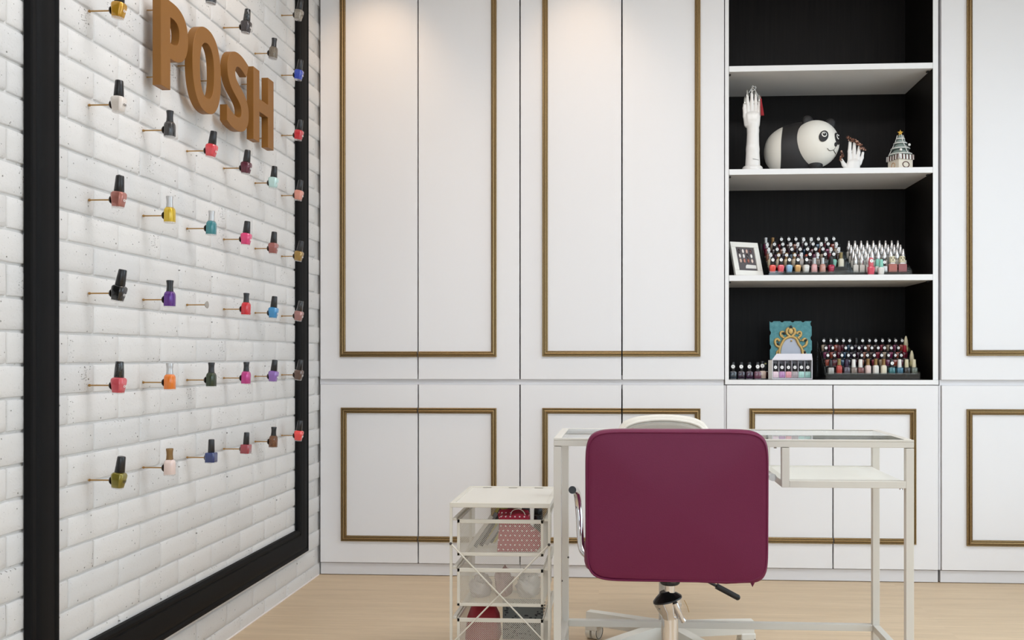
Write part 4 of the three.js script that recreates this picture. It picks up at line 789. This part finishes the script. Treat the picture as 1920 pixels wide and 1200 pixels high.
// ------------------------------------------------------------------ purple salon chair
{
  const t = thing('purple_office_chair', 'purple upholstered swivel chair seen from behind with chrome armrests', 'chair', [1.4785, 0, 1.42]);
  const L = (x, y, z) => V(x - 1.4785, y, z - 1.42);
  const fabric = phys(0x6c1a40, 0.5, { specularIntensity: 0.6, sheen: 0.22, sheenColor: new THREE.Color(0xb0508a), sheenRoughness: 0.35, bumpMap: dataTex(256, 256, (u, v) => [128 + noise.noise(u * 110, v * 110, 3) * 60]), bumpScale: 0.0004 });
  // a pillowed slab: superellipsoid outline with soft edges
  const pad = (w, h, d, e, puff) => {
    const g = new RoundedBoxGeometry(w, h, d, 9, Math.min(w, h, d) * e), p = g.attributes.position;
    for (let i = 0; i < p.count; i++) {
      const x = p.getX(i), y = p.getY(i), z = p.getZ(i), fx = x / (w / 2), fy = y / (h / 2);
      const k = (1 - fx * fx * 0.9) * (1 - fy * fy * 0.9);
      p.setXYZ(i, x * (1 - 0.012 * fy * fy + 0.010), y * (1 + 0.006 * fx * fx) + noise.noise(x * 9, 1.5, y * 4) * 0.0035 * (fy < -0.8 ? 1 : 0.2), z + Math.sign(z) * puff * k);
    }
    const r = mergeVertices((g.deleteAttribute('normal'), g), 1e-5); r.computeVertexNormals(); return r;
  };
  // a soft cushion from a super-ellipse outline swept front to back
  const cushion = (w, h, d, corner, puff) => {
    const n = 96, prof = [[-1, 0.90], [-0.96, 0.955], [-0.82, 0.985], [-0.5, 1], [0, 1.0], [0.5, 1], [0.82, 0.985], [0.96, 0.955], [1, 0.90]];
    const outline = (i, s) => {
      const a = (i / n) * 2 * Math.PI, c = Math.cos(a), sn = Math.sin(a), q = 2 / corner;
      const ix = w / 2 - (1 - s) * h * 0.5, iy = h / 2 - (1 - s) * h * 0.5;
      return [Math.sign(c) * Math.abs(c) ** q * ix, Math.sign(sn) * Math.abs(sn) ** q * iy];
    };
    const pos = [], idx = [];
    prof.forEach(([zz, s]) => { for (let i = 0; i < n; i++) { const [x, y] = outline(i, s); pos.push(x, y + (y < 0 ? noise.noise(x * 14, 2.2, 1) * 0.006 + 0.012 * (x / w) * -1 : 0), zz * d / 2); } });
    for (let k = 0; k < prof.length - 1; k++) for (let i = 0; i < n; i++) { const a = k * n + i, b = k * n + ((i + 1) % n); idx.push(a, b, a + n, b, b + n, a + n); }
    for (const end of [0, 1]) { // domed faces in rings
      let prev = end ? (prof.length - 1) * n : 0;
      for (let r = 1; r <= 8; r++) {
        const f = 0.90 * (1 - r / 8.0) , start = pos.length / 3;
        for (let i = 0; i < n; i++) { const [x, y] = outline(i, 0.90), q = 1 - r / 8; pos.push(x * q, y * q, (end ? 1 : -1) * (d / 2 + puff * (1 - q * q) * 1.0)); }
        for (let i = 0; i < n; i++) { const a = prev + i, b = prev + ((i + 1) % n), c = start + i, e = start + ((i + 1) % n); end ? idx.push(a, b, c, b, e, c) : idx.push(a, c, b, b, c, e); }
        prev = start;
      }
    }
    const g = new THREE.BufferGeometry(); g.setAttribute('position', new THREE.Float32BufferAttribute(pos, 3)); g.setIndex(idx); g.computeVertexNormals();
    const uv = []; for (let i = 0; i < pos.length; i += 3) uv.push(pos[i] / 0.3, pos[i + 1] / 0.3); g.setAttribute('uv', new THREE.Float32BufferAttribute(uv, 2));
    return g;
  };
  const bc = L(1.4815, 0.6035, 1.655);
  const back = mesh('backrest', cushion(0.447, 0.374, 0.055, 9, 0.012).rotateX(0.03).translate(bc.x, bc.y, bc.z), fabric, t);
  mesh('piping', (() => { const pts = []; for (let i = 0; i < 90; i++) { const a = (i / 90) * Math.PI * 2, q = 2 / 9, c = Math.cos(a), s = Math.sin(a); pts.push(V(Math.sign(c) * Math.abs(c) ** q * 0.2185, Math.sign(s) * Math.abs(s) ** q * 0.182, 0.0245)); } return new THREE.TubeGeometry(new THREE.CatmullRomCurve3(pts, true), 200, 0.0028, 6, true).rotateX(0.03).translate(bc.x, bc.y, bc.z); })(), fabric, back);
  mesh('cover_fold', new THREE.ConeGeometry(0.007, 0.014, 4).rotateX(Math.PI).translate(bc.x + 0.185, bc.y - 0.190, bc.z + 0.012), fabric, back);
  const sc = L(1.4785, 0.455, 1.40);
  mesh('seat', cushion(0.46, 0.44, 0.075, 7, 0.014).rotateX(Math.PI / 2).translate(sc.x, sc.y, sc.z), fabric, t);
  mesh('back_support', tube([L(1.4785, 0.4, 1.46), L(1.4785, 0.402, 1.58), L(1.4785, 0.43, 1.622), L(1.4785, 0.52, 1.628)], 0.011, 30, 10), blackPlastic, t);
  mesh('seat_plate', rbox(0.16, 0.022, 0.18, 0.004, 2, 0, 0.402, 0), blackPlastic, t);
  mesh('mounting_cup', loft([[0.348, 0.024], [0.352, 0.0275], [0.372, 0.0275], [0.392, 0.034]], 28), blackPlastic, t);
  const col = mesh('gas_lift', merge([cyl(0.0145, 0.0145, 0.10, 28, 0, 0.315, 0)]), chrome, t);
  mesh('column_tube', cyl(0.0232, 0.0232, 0.235, 36, 0, 0.1835, 0), chrome, t);
  const sh = mesh('chrome_shroud', loft([[-0.032, 0.026], [-0.012, 0.031], [0.008, 0.0385], [0.017, 0.0405]], 36).rotateZ(0.24).translate(-0.002, 0.288, 0), chrome, t);
  mesh('shroud_cap', loft([[0.017, 0.0405], [0.021, 0.040], [0.030, 0.030], [0.038, 0.0185], [0.042, 0.0165]], 36).rotateZ(0.24).translate(-0.002, 0.288, 0), blackPlastic, sh);
  mesh('shroud_clip', tube([V(0.012, 0.306, 0.036), V(0.022, 0.282, 0.033), V(0.030, 0.262, 0.026), V(0.036, 0.254, 0.024)], 0.0075, 20, 10), chrome, sh);
  mesh('shroud_wire', tube([V(0.038, 0.308, 0.012), V(0.046, 0.292, 0.014), V(0.051, 0.276, 0.015)], 0.0009, 12, 5), brass, sh);
  const l0 = L(1.52, 0.392, 1.40), l1 = L(1.578, 0.346, 1.36), l2 = L(1.612, 0.326, 1.35), l3 = L(1.671, 0.294, 1.345);
  const lv = mesh('height_lever', tube([l0, l1, l2], 0.0042, 16, 8), blackPlastic, t);
  mesh('lever_grip', merge([rod(l2, l3, 0.0082, 12), new THREE.SphereGeometry(0.0084, 12, 10).translate(l3.x, l3.y, l3.z)]), blackPlastic, lv);
  // armrest tubes: rear end, forward run, bend down and back under the seat
  const arm = (s, pts, cap) => {
    const c = pts.map((p) => L(...p));
    const a = mesh('armrest', tube(c, 0.0098, 60, 12), chrome, t);
    const d = V().subVectors(c[0], c[1]).normalize();
    const g = new THREE.CylinderGeometry(0.0102, 0.0102, 0.006, 14).applyQuaternion(new THREE.Quaternion().setFromUnitVectors(V(0, 1, 0), d)).translate(c[0].x + d.x * 0.002, c[0].y + d.y * 0.002, c[0].z + d.z * 0.002);
    mesh('end_plug', g, cap, a);
  };
  arm(-1, [[1.2175, 0.617, 1.515], [1.2185, 0.606, 1.44], [1.2205, 0.590, 1.375], [1.2235, 0.560, 1.345], [1.227, 0.515, 1.345], [1.231, 0.462, 1.365], [1.2385, 0.430, 1.39], [1.262, 0.416, 1.41], [1.33, 0.411, 1.42], [1.42, 0.411, 1.42]], blackPlastic);
  arm(1, [[1.754, 0.643, 1.43], [1.749, 0.640, 1.36], [1.742, 0.630, 1.28], [1.735, 0.600, 1.235], [1.730, 0.55, 1.225], [1.722, 0.46, 1.25], [1.705, 0.424, 1.30], [1.68, 0.414, 1.35], [1.62, 0.411, 1.40], [1.54, 0.411, 1.42]], chrome);
  const hub = mesh('base_hub', loft([[0.064, 0.034], [0.068, 0.037], [0.10, 0.034], [0.108, 0.027]], 28), chrome, t);
  for (let k = 0; k < 5; k++) {
    const a = -Math.PI / 2 + (k * 2 * Math.PI) / 5, dx = Math.cos(a), dz = Math.sin(a);
    mesh('base_arm', tube([V(dx * 0.025, 0.085, dz * 0.025), V(dx * 0.15, 0.083, dz * 0.15), V(dx * 0.285, 0.068, dz * 0.285)], 0.0145, 20, 10), chrome, t);
    mesh('castor', merge([new THREE.CylinderGeometry(0.025, 0.025, 0.016, 20).rotateZ(Math.PI / 2).translate(-0.011, 0, 0), new THREE.CylinderGeometry(0.025, 0.025, 0.016, 20).rotateZ(Math.PI / 2).translate(0.011, 0, 0), cyl(0.006, 0.006, 0.035, 10, 0, 0.028, 0)]).rotateY(a * 1.7).translate(dx * 0.278, 0.0256, dz * 0.278), blackPlastic, t);
  }
}

// ------------------------------------------------------------------ white client chair behind the desk
{
  const t = thing('white_office_chair', 'white swivel chair with arched grey padded back behind the desk', 'chair', [1.493, 0, 0.93]);
  const shell = mat(0xe9e4d9, 0.4), padM = mat(0xa49e94, 0.8);
  const arch = (w, h, top) => { const s = new THREE.Shape(); s.moveTo(-w * 0.38, 0); s.bezierCurveTo(-w * 0.62, h * 0.35, -w * 0.55, h * 0.74, -w * 0.40, h * 0.90); s.bezierCurveTo(-w * 0.26, h, w * 0.26, h, w * 0.40, h * 0.90); s.bezierCurveTo(w * 0.55, h * 0.74, w * 0.62, h * 0.35, w * 0.38, 0); s.closePath(); return s; };
  const slab = (w, h, d, bev) => new THREE.ExtrudeGeometry(arch(w, h), { depth: d, bevelEnabled: true, bevelSize: bev, bevelThickness: bev, bevelSegments: 4, curveSegments: 24 });
  mesh('back_shell', slab(0.335, 0.325, 0.02, 0.012).rotateX(-0.12).translate(0, 0.435, -0.215), shell, t);
  mesh('back_pad', slab(0.29, 0.284, 0.012, 0.010).rotateX(-0.12).translate(0, 0.450, -0.183), padM, t);
  mesh('rim', (() => { const pts = arch(0.325, 0.318).getPoints(14).map((p) => V(p.x, p.y, 0)); return new THREE.TubeGeometry(new THREE.CatmullRomCurve3(pts, true), 120, 0.006, 8, true).rotateX(-0.12).translate(0, 0.438, -0.18); })(), shell, t);
  mesh('seat', loft([[0.405, 0.17, 0.165, 3], [0.412, 0.195, 0.185, 3], [0.44, 0.2, 0.19, 3], [0.455, 0.192, 0.182, 3], [0.462, 0.15, 0.14, 3]], 48, 0.9), shell, t);
  mesh('back_stem', tube([V(0, 0.40, -0.12), V(0, 0.402, -0.20), V(0, 0.43, -0.242), V(0, 0.52, -0.25)], 0.014, 24, 10), shell, t);
  mesh('column', merge([cyl(0.0145, 0.0145, 0.13, 24, 0, 0.345, 0), cyl(0.025, 0.025, 0.20, 28, 0, 0.19, 0)]), mat(0xd9d6d0, 0.35, { metalness: 0.2 }), t);
  mesh('hub', loft([[0.05, 0.038], [0.054, 0.042], [0.09, 0.040], [0.0965, 0.034]], 28), shell, t);
  for (const deg of [-10, 62, 134, 206, 278]) {
    const a = THREE.MathUtils.degToRad(deg), len = 0.292;
    const g = new THREE.BoxGeometry(len, 1, 1, 8, 1, 1), p = g.attributes.position;
    for (let i = 0; i < p.count; i++) { const q = p.getX(i) / len + 0.5, hgt = 0.046 - 0.004 * q, wid = 0.052 - 0.012 * q; p.setXYZ(i, q * len, 0.0965 - 0.003 * q * q + (p.getY(i) - 0.5) * hgt, p.getZ(i) * wid * (p.getY(i) > 0 ? 0.75 : 1)); }
    const arm = mesh('base_arm', toCreasedNormals(g, 0.5).rotateY(-a), shell, t);
    const dx = Math.cos(a) * (len - 0.022), dz = Math.sin(a) * (len - 0.022);
    const turn = { '-10': 0.25, 206: 1.1 }[deg] ?? a * 1.3;
    const wheel = merge([new THREE.CylinderGeometry(0.026, 0.026, 0.017, 24).rotateX(Math.PI / 2).translate(0, 0, 0.0125), new THREE.CylinderGeometry(0.026, 0.026, 0.017, 24).rotateX(Math.PI / 2).translate(0, 0, -0.0125)]);
    const c = mesh('castor', wheel.rotateY(turn).translate(dx, 0.0264, dz), shell, t);
    mesh('castor_fork', merge([rbox(0.052, 0.024, 0.046, 0.006, 2, 0, 0.017, 0), cyl(0.006, 0.006, 0.016, 10, 0, 0.034, 0)]).rotateY(turn).translate(dx, 0.0264, dz), shell, c);
    mesh('tyre_line', new THREE.TorusGeometry(0.0235, 0.0012, 6, 26).translate(0, 0, 0.0215).rotateY(turn).translate(dx, 0.0264, dz), blackPlastic, c);
  }
}

// ------------------------------------------------------------------ mesh drawer trolley
const TX0 = 0.8431, TX1 = 1.1394, TZ0 = 0.945, TZ1 = 1.28, TT = 0.541;
{
  const t = thing('mesh_drawer_trolley', 'white metal trolley with three mesh drawers and crossed brace', 'trolley', [(TX0 + TX1) / 2, 0, (TZ0 + TZ1) / 2]);
  const cx = (TX0 + TX1) / 2, cz = (TZ0 + TZ1) / 2, m = mat(0xdfd9cc, 0.45), P = 0.0075;
  const hw = (TX1 - TX0) / 2, hd = (TZ1 - TZ0) / 2;
  for (const [x, z] of [[-1, -1], [1, -1], [-1, 1], [1, 1]]) mesh('post', rboxAB(x < 0 ? -hw : hw - P, x < 0 ? -hw + P : hw, 0.0006, TT - 0.014, z < 0 ? -hd : hd - P, z < 0 ? -hd + P : hd, 0.001), m, t);
  const top = mesh('top_frame', merge([rboxAB(-hw, hw, TT - 0.014, TT, hd - 0.014, hd), rboxAB(-hw, hw, TT - 0.014, TT, -hd, -hd + 0.014), rboxAB(-hw, -hw + 0.014, TT - 0.014, TT, -hd + 0.014, hd - 0.014), rboxAB(hw - 0.014, hw, TT - 0.014, TT, -hd + 0.014, hd - 0.014)]), m, t);
  mesh('top_sheet', boxAB(-hw + 0.014, hw - 0.014, TT - 0.006, TT - 0.003, -hd + 0.014, hd - 0.014), mat(0xe2ddd2, 0.4), top);
  for (let i = 0; i < 3; i++) mesh('slot_clip', boxAB(-0.10 + i * 0.085, -0.072 + i * 0.085, TT - 0.0026, TT - 0.0012, -hd + 0.018, -hd + 0.023), mat(0x9b958a, 0.5), top);
  // woven wire of a panel in the xy plane
  const wires = (w, h, step, r) => {
    const out = [];
    for (const s of [-1, 1]) for (let c = -w / 2 - h; c < w / 2 + h; c += step) {
      let x0 = c, x1 = c + s * h, y0 = 0, y1 = h;
      const clip = (x, y, xo, yo) => { if (x < -w / 2) { const q = (-w / 2 - xo) / (x - xo); return [-w / 2, yo + (y - yo) * q]; } if (x > w / 2) { const q = (w / 2 - xo) / (x - xo); return [w / 2, yo + (y - yo) * q]; } return [x, y]; };
      if (Math.max(x0, x1) <= -w / 2 || Math.min(x0, x1) >= w / 2) continue;
      const [a0, b0] = clip(x0, y0, x1, y1), [a1, b1] = clip(x1, y1, x0, y0);
      const len = Math.hypot(a1 - a0, b1 - b0); if (len < 0.002) continue;
      out.push(new THREE.BoxGeometry(len, r, r * 0.6).rotateZ(Math.atan2(b1 - b0, a1 - a0)).translate((a0 + a1) / 2, (b0 + b1) / 2, s * r * 0.15));
    }
    return merge(out);
  };
  const DW = 0.128, front = wires(2 * DW - 0.02, 0.086, 0.0058, 0.0007), bottom = wires(2 * DW, 2 * hd - 0.03, 0.009, 0.0009).rotateX(-Math.PI / 2), side = wires(2 * hd - 0.03, 0.086, 0.009, 0.0009).rotateY(Math.PI / 2);
  [[0.3826, 0.4905], [0.2346, 0.3468], [0.088, 0.2003]].forEach(([y0, y1], k) => {
    const d = new THREE.Group(); d.name = 'drawer'; t.add(d); const zf = hd - 0.014 + k * 0.001, zb = -hd + 0.012, e = 0.012;
    d.position.set(-0.001, y0, 0);
    const h = y1 - y0;
    mesh('drawer_rim', merge([rboxAB(-DW, DW, h - e, h, zf - 0.004, zf), rboxAB(-DW, DW, 0, e * 0.8, zf - 0.004, zf), rboxAB(-DW, -DW + e * 0.75, 0, h, zf - 0.004, zf), rboxAB(DW - e * 0.75, DW, 0, h, zf - 0.004, zf), boxAB(-DW, -DW + 0.004, h - 0.008, h, zb, zf - 0.004), boxAB(DW - 0.004, DW, h - 0.008, h, zb, zf - 0.004), boxAB(-DW, DW, h - 0.008, h, zb, zb + 0.004)]), m, d);
    const w1 = mesh('front_mesh', front, m, d); w1.position.set(0, e * 0.8, zf - 0.002); w1.scale.y = (h - e * 1.8) / 0.086;
    const w2 = mesh('bottom_mesh', bottom, m, d); w2.position.set(0, 0.003, zf - 0.006);
    for (const s of [-1, 1]) { const w = mesh('side_mesh', side, m, d); w.position.set(s * (DW - 0.002), 0.006, (zf + zb) / 2); w.scale.y = (h - 0.014) / 0.086; }
    const w3 = mesh('back_mesh', front, m, d); w3.position.set(0, 0.006, zb + 0.002); w3.scale.y = (h - 0.014) / 0.086; w3.scale.x = 1.05;
    for (const s of [-1, 1]) mesh('runner', rboxAB(s < 0 ? -hw + 0.0075 : DW + 0.002, s < 0 ? -DW - 0.001 : hw - 0.0065, h - 0.004, h + 0.004, zb, hd - 0.012), m, t).position.set(-0.001, y0, 0);
  });
  const yA = 0.4216, yB = 0.126, zz = hd + 0.003;
  mesh('cross_brace', merge([rod(V(-hw + 0.004, yA, zz), V(hw - 0.004, yB, zz), 0.0023, 8)]), m, t);
  mesh('cross_brace', merge([rod(V(hw - 0.004, yA, zz - 0.0025), V(-hw + 0.004, yB, zz - 0.0025), 0.0023, 8)]), m, t);
  for (const s of [-1, 1]) for (const y of [yA, yB]) mesh('brace_bolt', new THREE.SphereGeometry(0.0042, 10, 8).translate(s * (hw - 0.004), y, hd + 0.003), mat(0x4a4642, 0.4, { metalness: 0.5 }), t);
}
{ // what lies in the drawers
  const dots = canvasTex(256, 256, (g) => { g.fillStyle = '#b02c44'; g.fillRect(0, 0, 256, 256); g.fillStyle = '#f1dfe0'; for (let i = 0; i < 4; i++) for (let j = 0; j < 4; j++) { g.beginPath(); g.arc(i * 64 + (j % 2 ? 48 : 16), j * 64 + 32, 11, 0, 7); g.fill(); } });
  dots.repeat.set(1 / 0.056, 1 / 0.056);
  const cloth = new THREE.MeshStandardMaterial({ map: dots, roughness: 0.8 });
  const uvXY = (g) => { const p = g.attributes.position, uv = []; for (let i = 0; i < p.count; i++) uv.push(p.getX(i) + p.getZ(i), p.getY(i)); g.setAttribute('uv', new THREE.Float32BufferAttribute(uv, 2)); return g; };
  const y1 = 0.3892;
  const bag = thing('polka_dot_bag', 'red bag with white polka dots in the top mesh drawer', 'bag', [1.037, y1, 1.20]);
  const s = new THREE.Shape(); s.moveTo(-0.058, 0.002); s.lineTo(0.056, 0.004); s.quadraticCurveTo(0.072, 0.02, 0.070, 0.042); s.lineTo(0.034, 0.072); s.lineTo(0.03, 0.106); s.lineTo(0.004, 0.112); s.lineTo(-0.02, 0.106); s.lineTo(-0.05, 0.104); s.closePath();
  mesh('pouch', uvXY(toCreasedNormals(new THREE.ExtrudeGeometry(s, { depth: 0.03, bevelEnabled: true, bevelSize: 0.003, bevelThickness: 0.008, bevelSegments: 3 }), 0.8)), cloth, bag);
  mesh('handle', tube([[-0.022, 0.104, 0.03], [-0.014, 0.122, 0.034], [0.004, 0.127, 0.034], [0.018, 0.120, 0.034], [0.027, 0.100, 0.036]], 0.0012, 30, 6), mat(0xe3dcd3, 0.6), bag);
  const flap = thing('red_fabric_roll', 'crumpled red spotted cloth behind the polka dot bag', 'cloth', [1.018, y1, 1.165]);
  mesh('cloth', uvXY(loft([[0, 0.03, 0.012], [0.06, 0.042, 0.016, 3], [0.098, 0.05, 0.016, 3], [0.112, 0.044, 0.01, 3], [0.115, 0.02, 0.006]], 24)), cloth, flap);
  const sticks = [[0.885, 0.118, 0xd9d4ca, 'pale'], [0.900, 0.122, 0x8b8a88, 'grey'], [0.915, 0.128, 0x4b4a49, 'black'], [0.928, 0.118, 0xb9b4aa, 'silver'], [0.893, 0.115, 0xcdb48a, 'wooden'], [0.938, 0.130, 0x6d6a66, 'dark grey']];
  sticks.forEach(([x, len, hex, nm], i) => {
    const o = single('nail_file', rbox(0.012, len, 0.003, 0.0012, 1, 0, len / 2, 0), mat(hex, 0.7), `${nm} nail file leaning right in the top mesh drawer`, 'nail file', [x, y1, 1.19 - i * 0.016], 'nail files in the top drawer');
    o.rotation.z = -0.62 + (i % 3) * 0.05; o.rotation.y = 0.15;
  });
  const pk = single('polish_packet', rbox(0.05, 0.125, 0.006, 0.0025, 2, 0, 0.0625, 0), mat(0xc3b96a, 0.4), 'yellow-green paper packet leaning in the top mesh drawer', 'packet', [0.925, y1 + 0.001, 1.08]); pk.rotation.z = -0.5;
  const pk2 = single('printed_packet', rbox(0.045, 0.135, 0.004, 0.0018, 2, 0, 0.0675, 0), new THREE.MeshStandardMaterial({ roughness: 0.5, map: canvasTex(64, 64, (g) => { g.fillStyle = '#e6e3dc'; g.fillRect(0, 0, 64, 64); g.fillStyle = '#6d6b68'; for (let i = 0; i < 16; i++) g.fillRect(rnd() * 60, rnd() * 60, 8, 3); }) }), 'white printed packet leaning behind the yellow-green one', 'packet', [0.93, y1 + 0.001, 1.055]); pk2.rotation.z = -0.56;
  mini('square', 0x1a1818, 'gloss', 'black', false, 'dark bottle with black cap behind the polka dot bag', [1.046, y1, 1.09], undefined, 1.5);
  mini('square', 0x191718, 'gloss', 'black', false, 'dark bottle with black cap at right end of top drawer', [1.088, y1, 1.117], undefined, 1.5);
  mini('square', 0x221d1d, 'gloss', 'black', false, 'shorter dark bottle with black cap near right end of top drawer', [1.091, y1, 1.163], undefined, 1.32);
  const y2 = 0.2408;
  const wad = (label, x, z, w, h, d, hex) => {
    const g = new THREE.SphereGeometry(1, 28, 20), p = g.attributes.position;
    for (let i = 0; i < p.count; i++) { const a = p.getX(i), b = p.getY(i), c = p.getZ(i), n = 1 + noise.noise(a * 3 + x * 20, b * 3, c * 3) * 0.35; p.setXYZ(i, a * w * n, (Math.max(b, -0.6) + 0.6) * h * (b > -0.6 ? n : 1), c * d * n); }
    g.computeVertexNormals(); return single('paper_tissue', g, mat(hex, 0.85), label, 'tissue', [x, y2, z], 'tissues in the middle drawer');
  };
  wad('crumpled white tissue at left of the middle mesh drawer', 0.915, 1.16, 0.032, 0.036, 0.05, 0xd9cfc9); wad('crumpled pinkish tissue in centre of the middle mesh drawer', 0.985, 1.14, 0.026, 0.045, 0.06, 0xc9a8a2); wad('pale cotton wad at right of the middle mesh drawer', 1.06, 1.15, 0.034, 0.044, 0.06, 0xdcd7d0);
  const y3 = 0.0945;
  const rp = single('red_pouch', loft([[0, 0.045, 0.06, 4], [0.02, 0.052, 0.066, 4], [0.085, 0.048, 0.05, 3], [0.112, 0.038, 0.02, 3], [0.117, 0.03, 0.008, 3]], 36), mat(0x8e1a26, 0.5), 'glossy red pouch standing in the bottom mesh drawer', 'pouch', [0.925, y3, 1.165]);
  const nb = thing('spiral_notebook', 'grey patterned spiral notebook standing in the bottom mesh drawer', 'notebook', [1.042, y3, 1.13]);
  mesh('cover', rbox(0.125, 0.124, 0.012, 0.001, 1, 0, 0.063, 0), new THREE.MeshStandardMaterial({ roughness: 0.6, map: canvasTex(128, 128, (g) => { g.fillStyle = '#6d7270'; g.fillRect(0, 0, 128, 128); g.fillStyle = '#22262a'; for (let i = 0; i < 60; i++) g.fillRect(rnd() * 120, rnd() * 120, rr(4, 12), 4); }) }), nb);
  for (let i = 0; i < 12; i++) mesh('ring', new THREE.TorusGeometry(0.0075, 0.0011, 6, 16).rotateX(Math.PI / 2).translate(0.061, 0.01 + i * 0.0098, 0), blackPlastic, nb);
}

renderer.render(scene, camera);
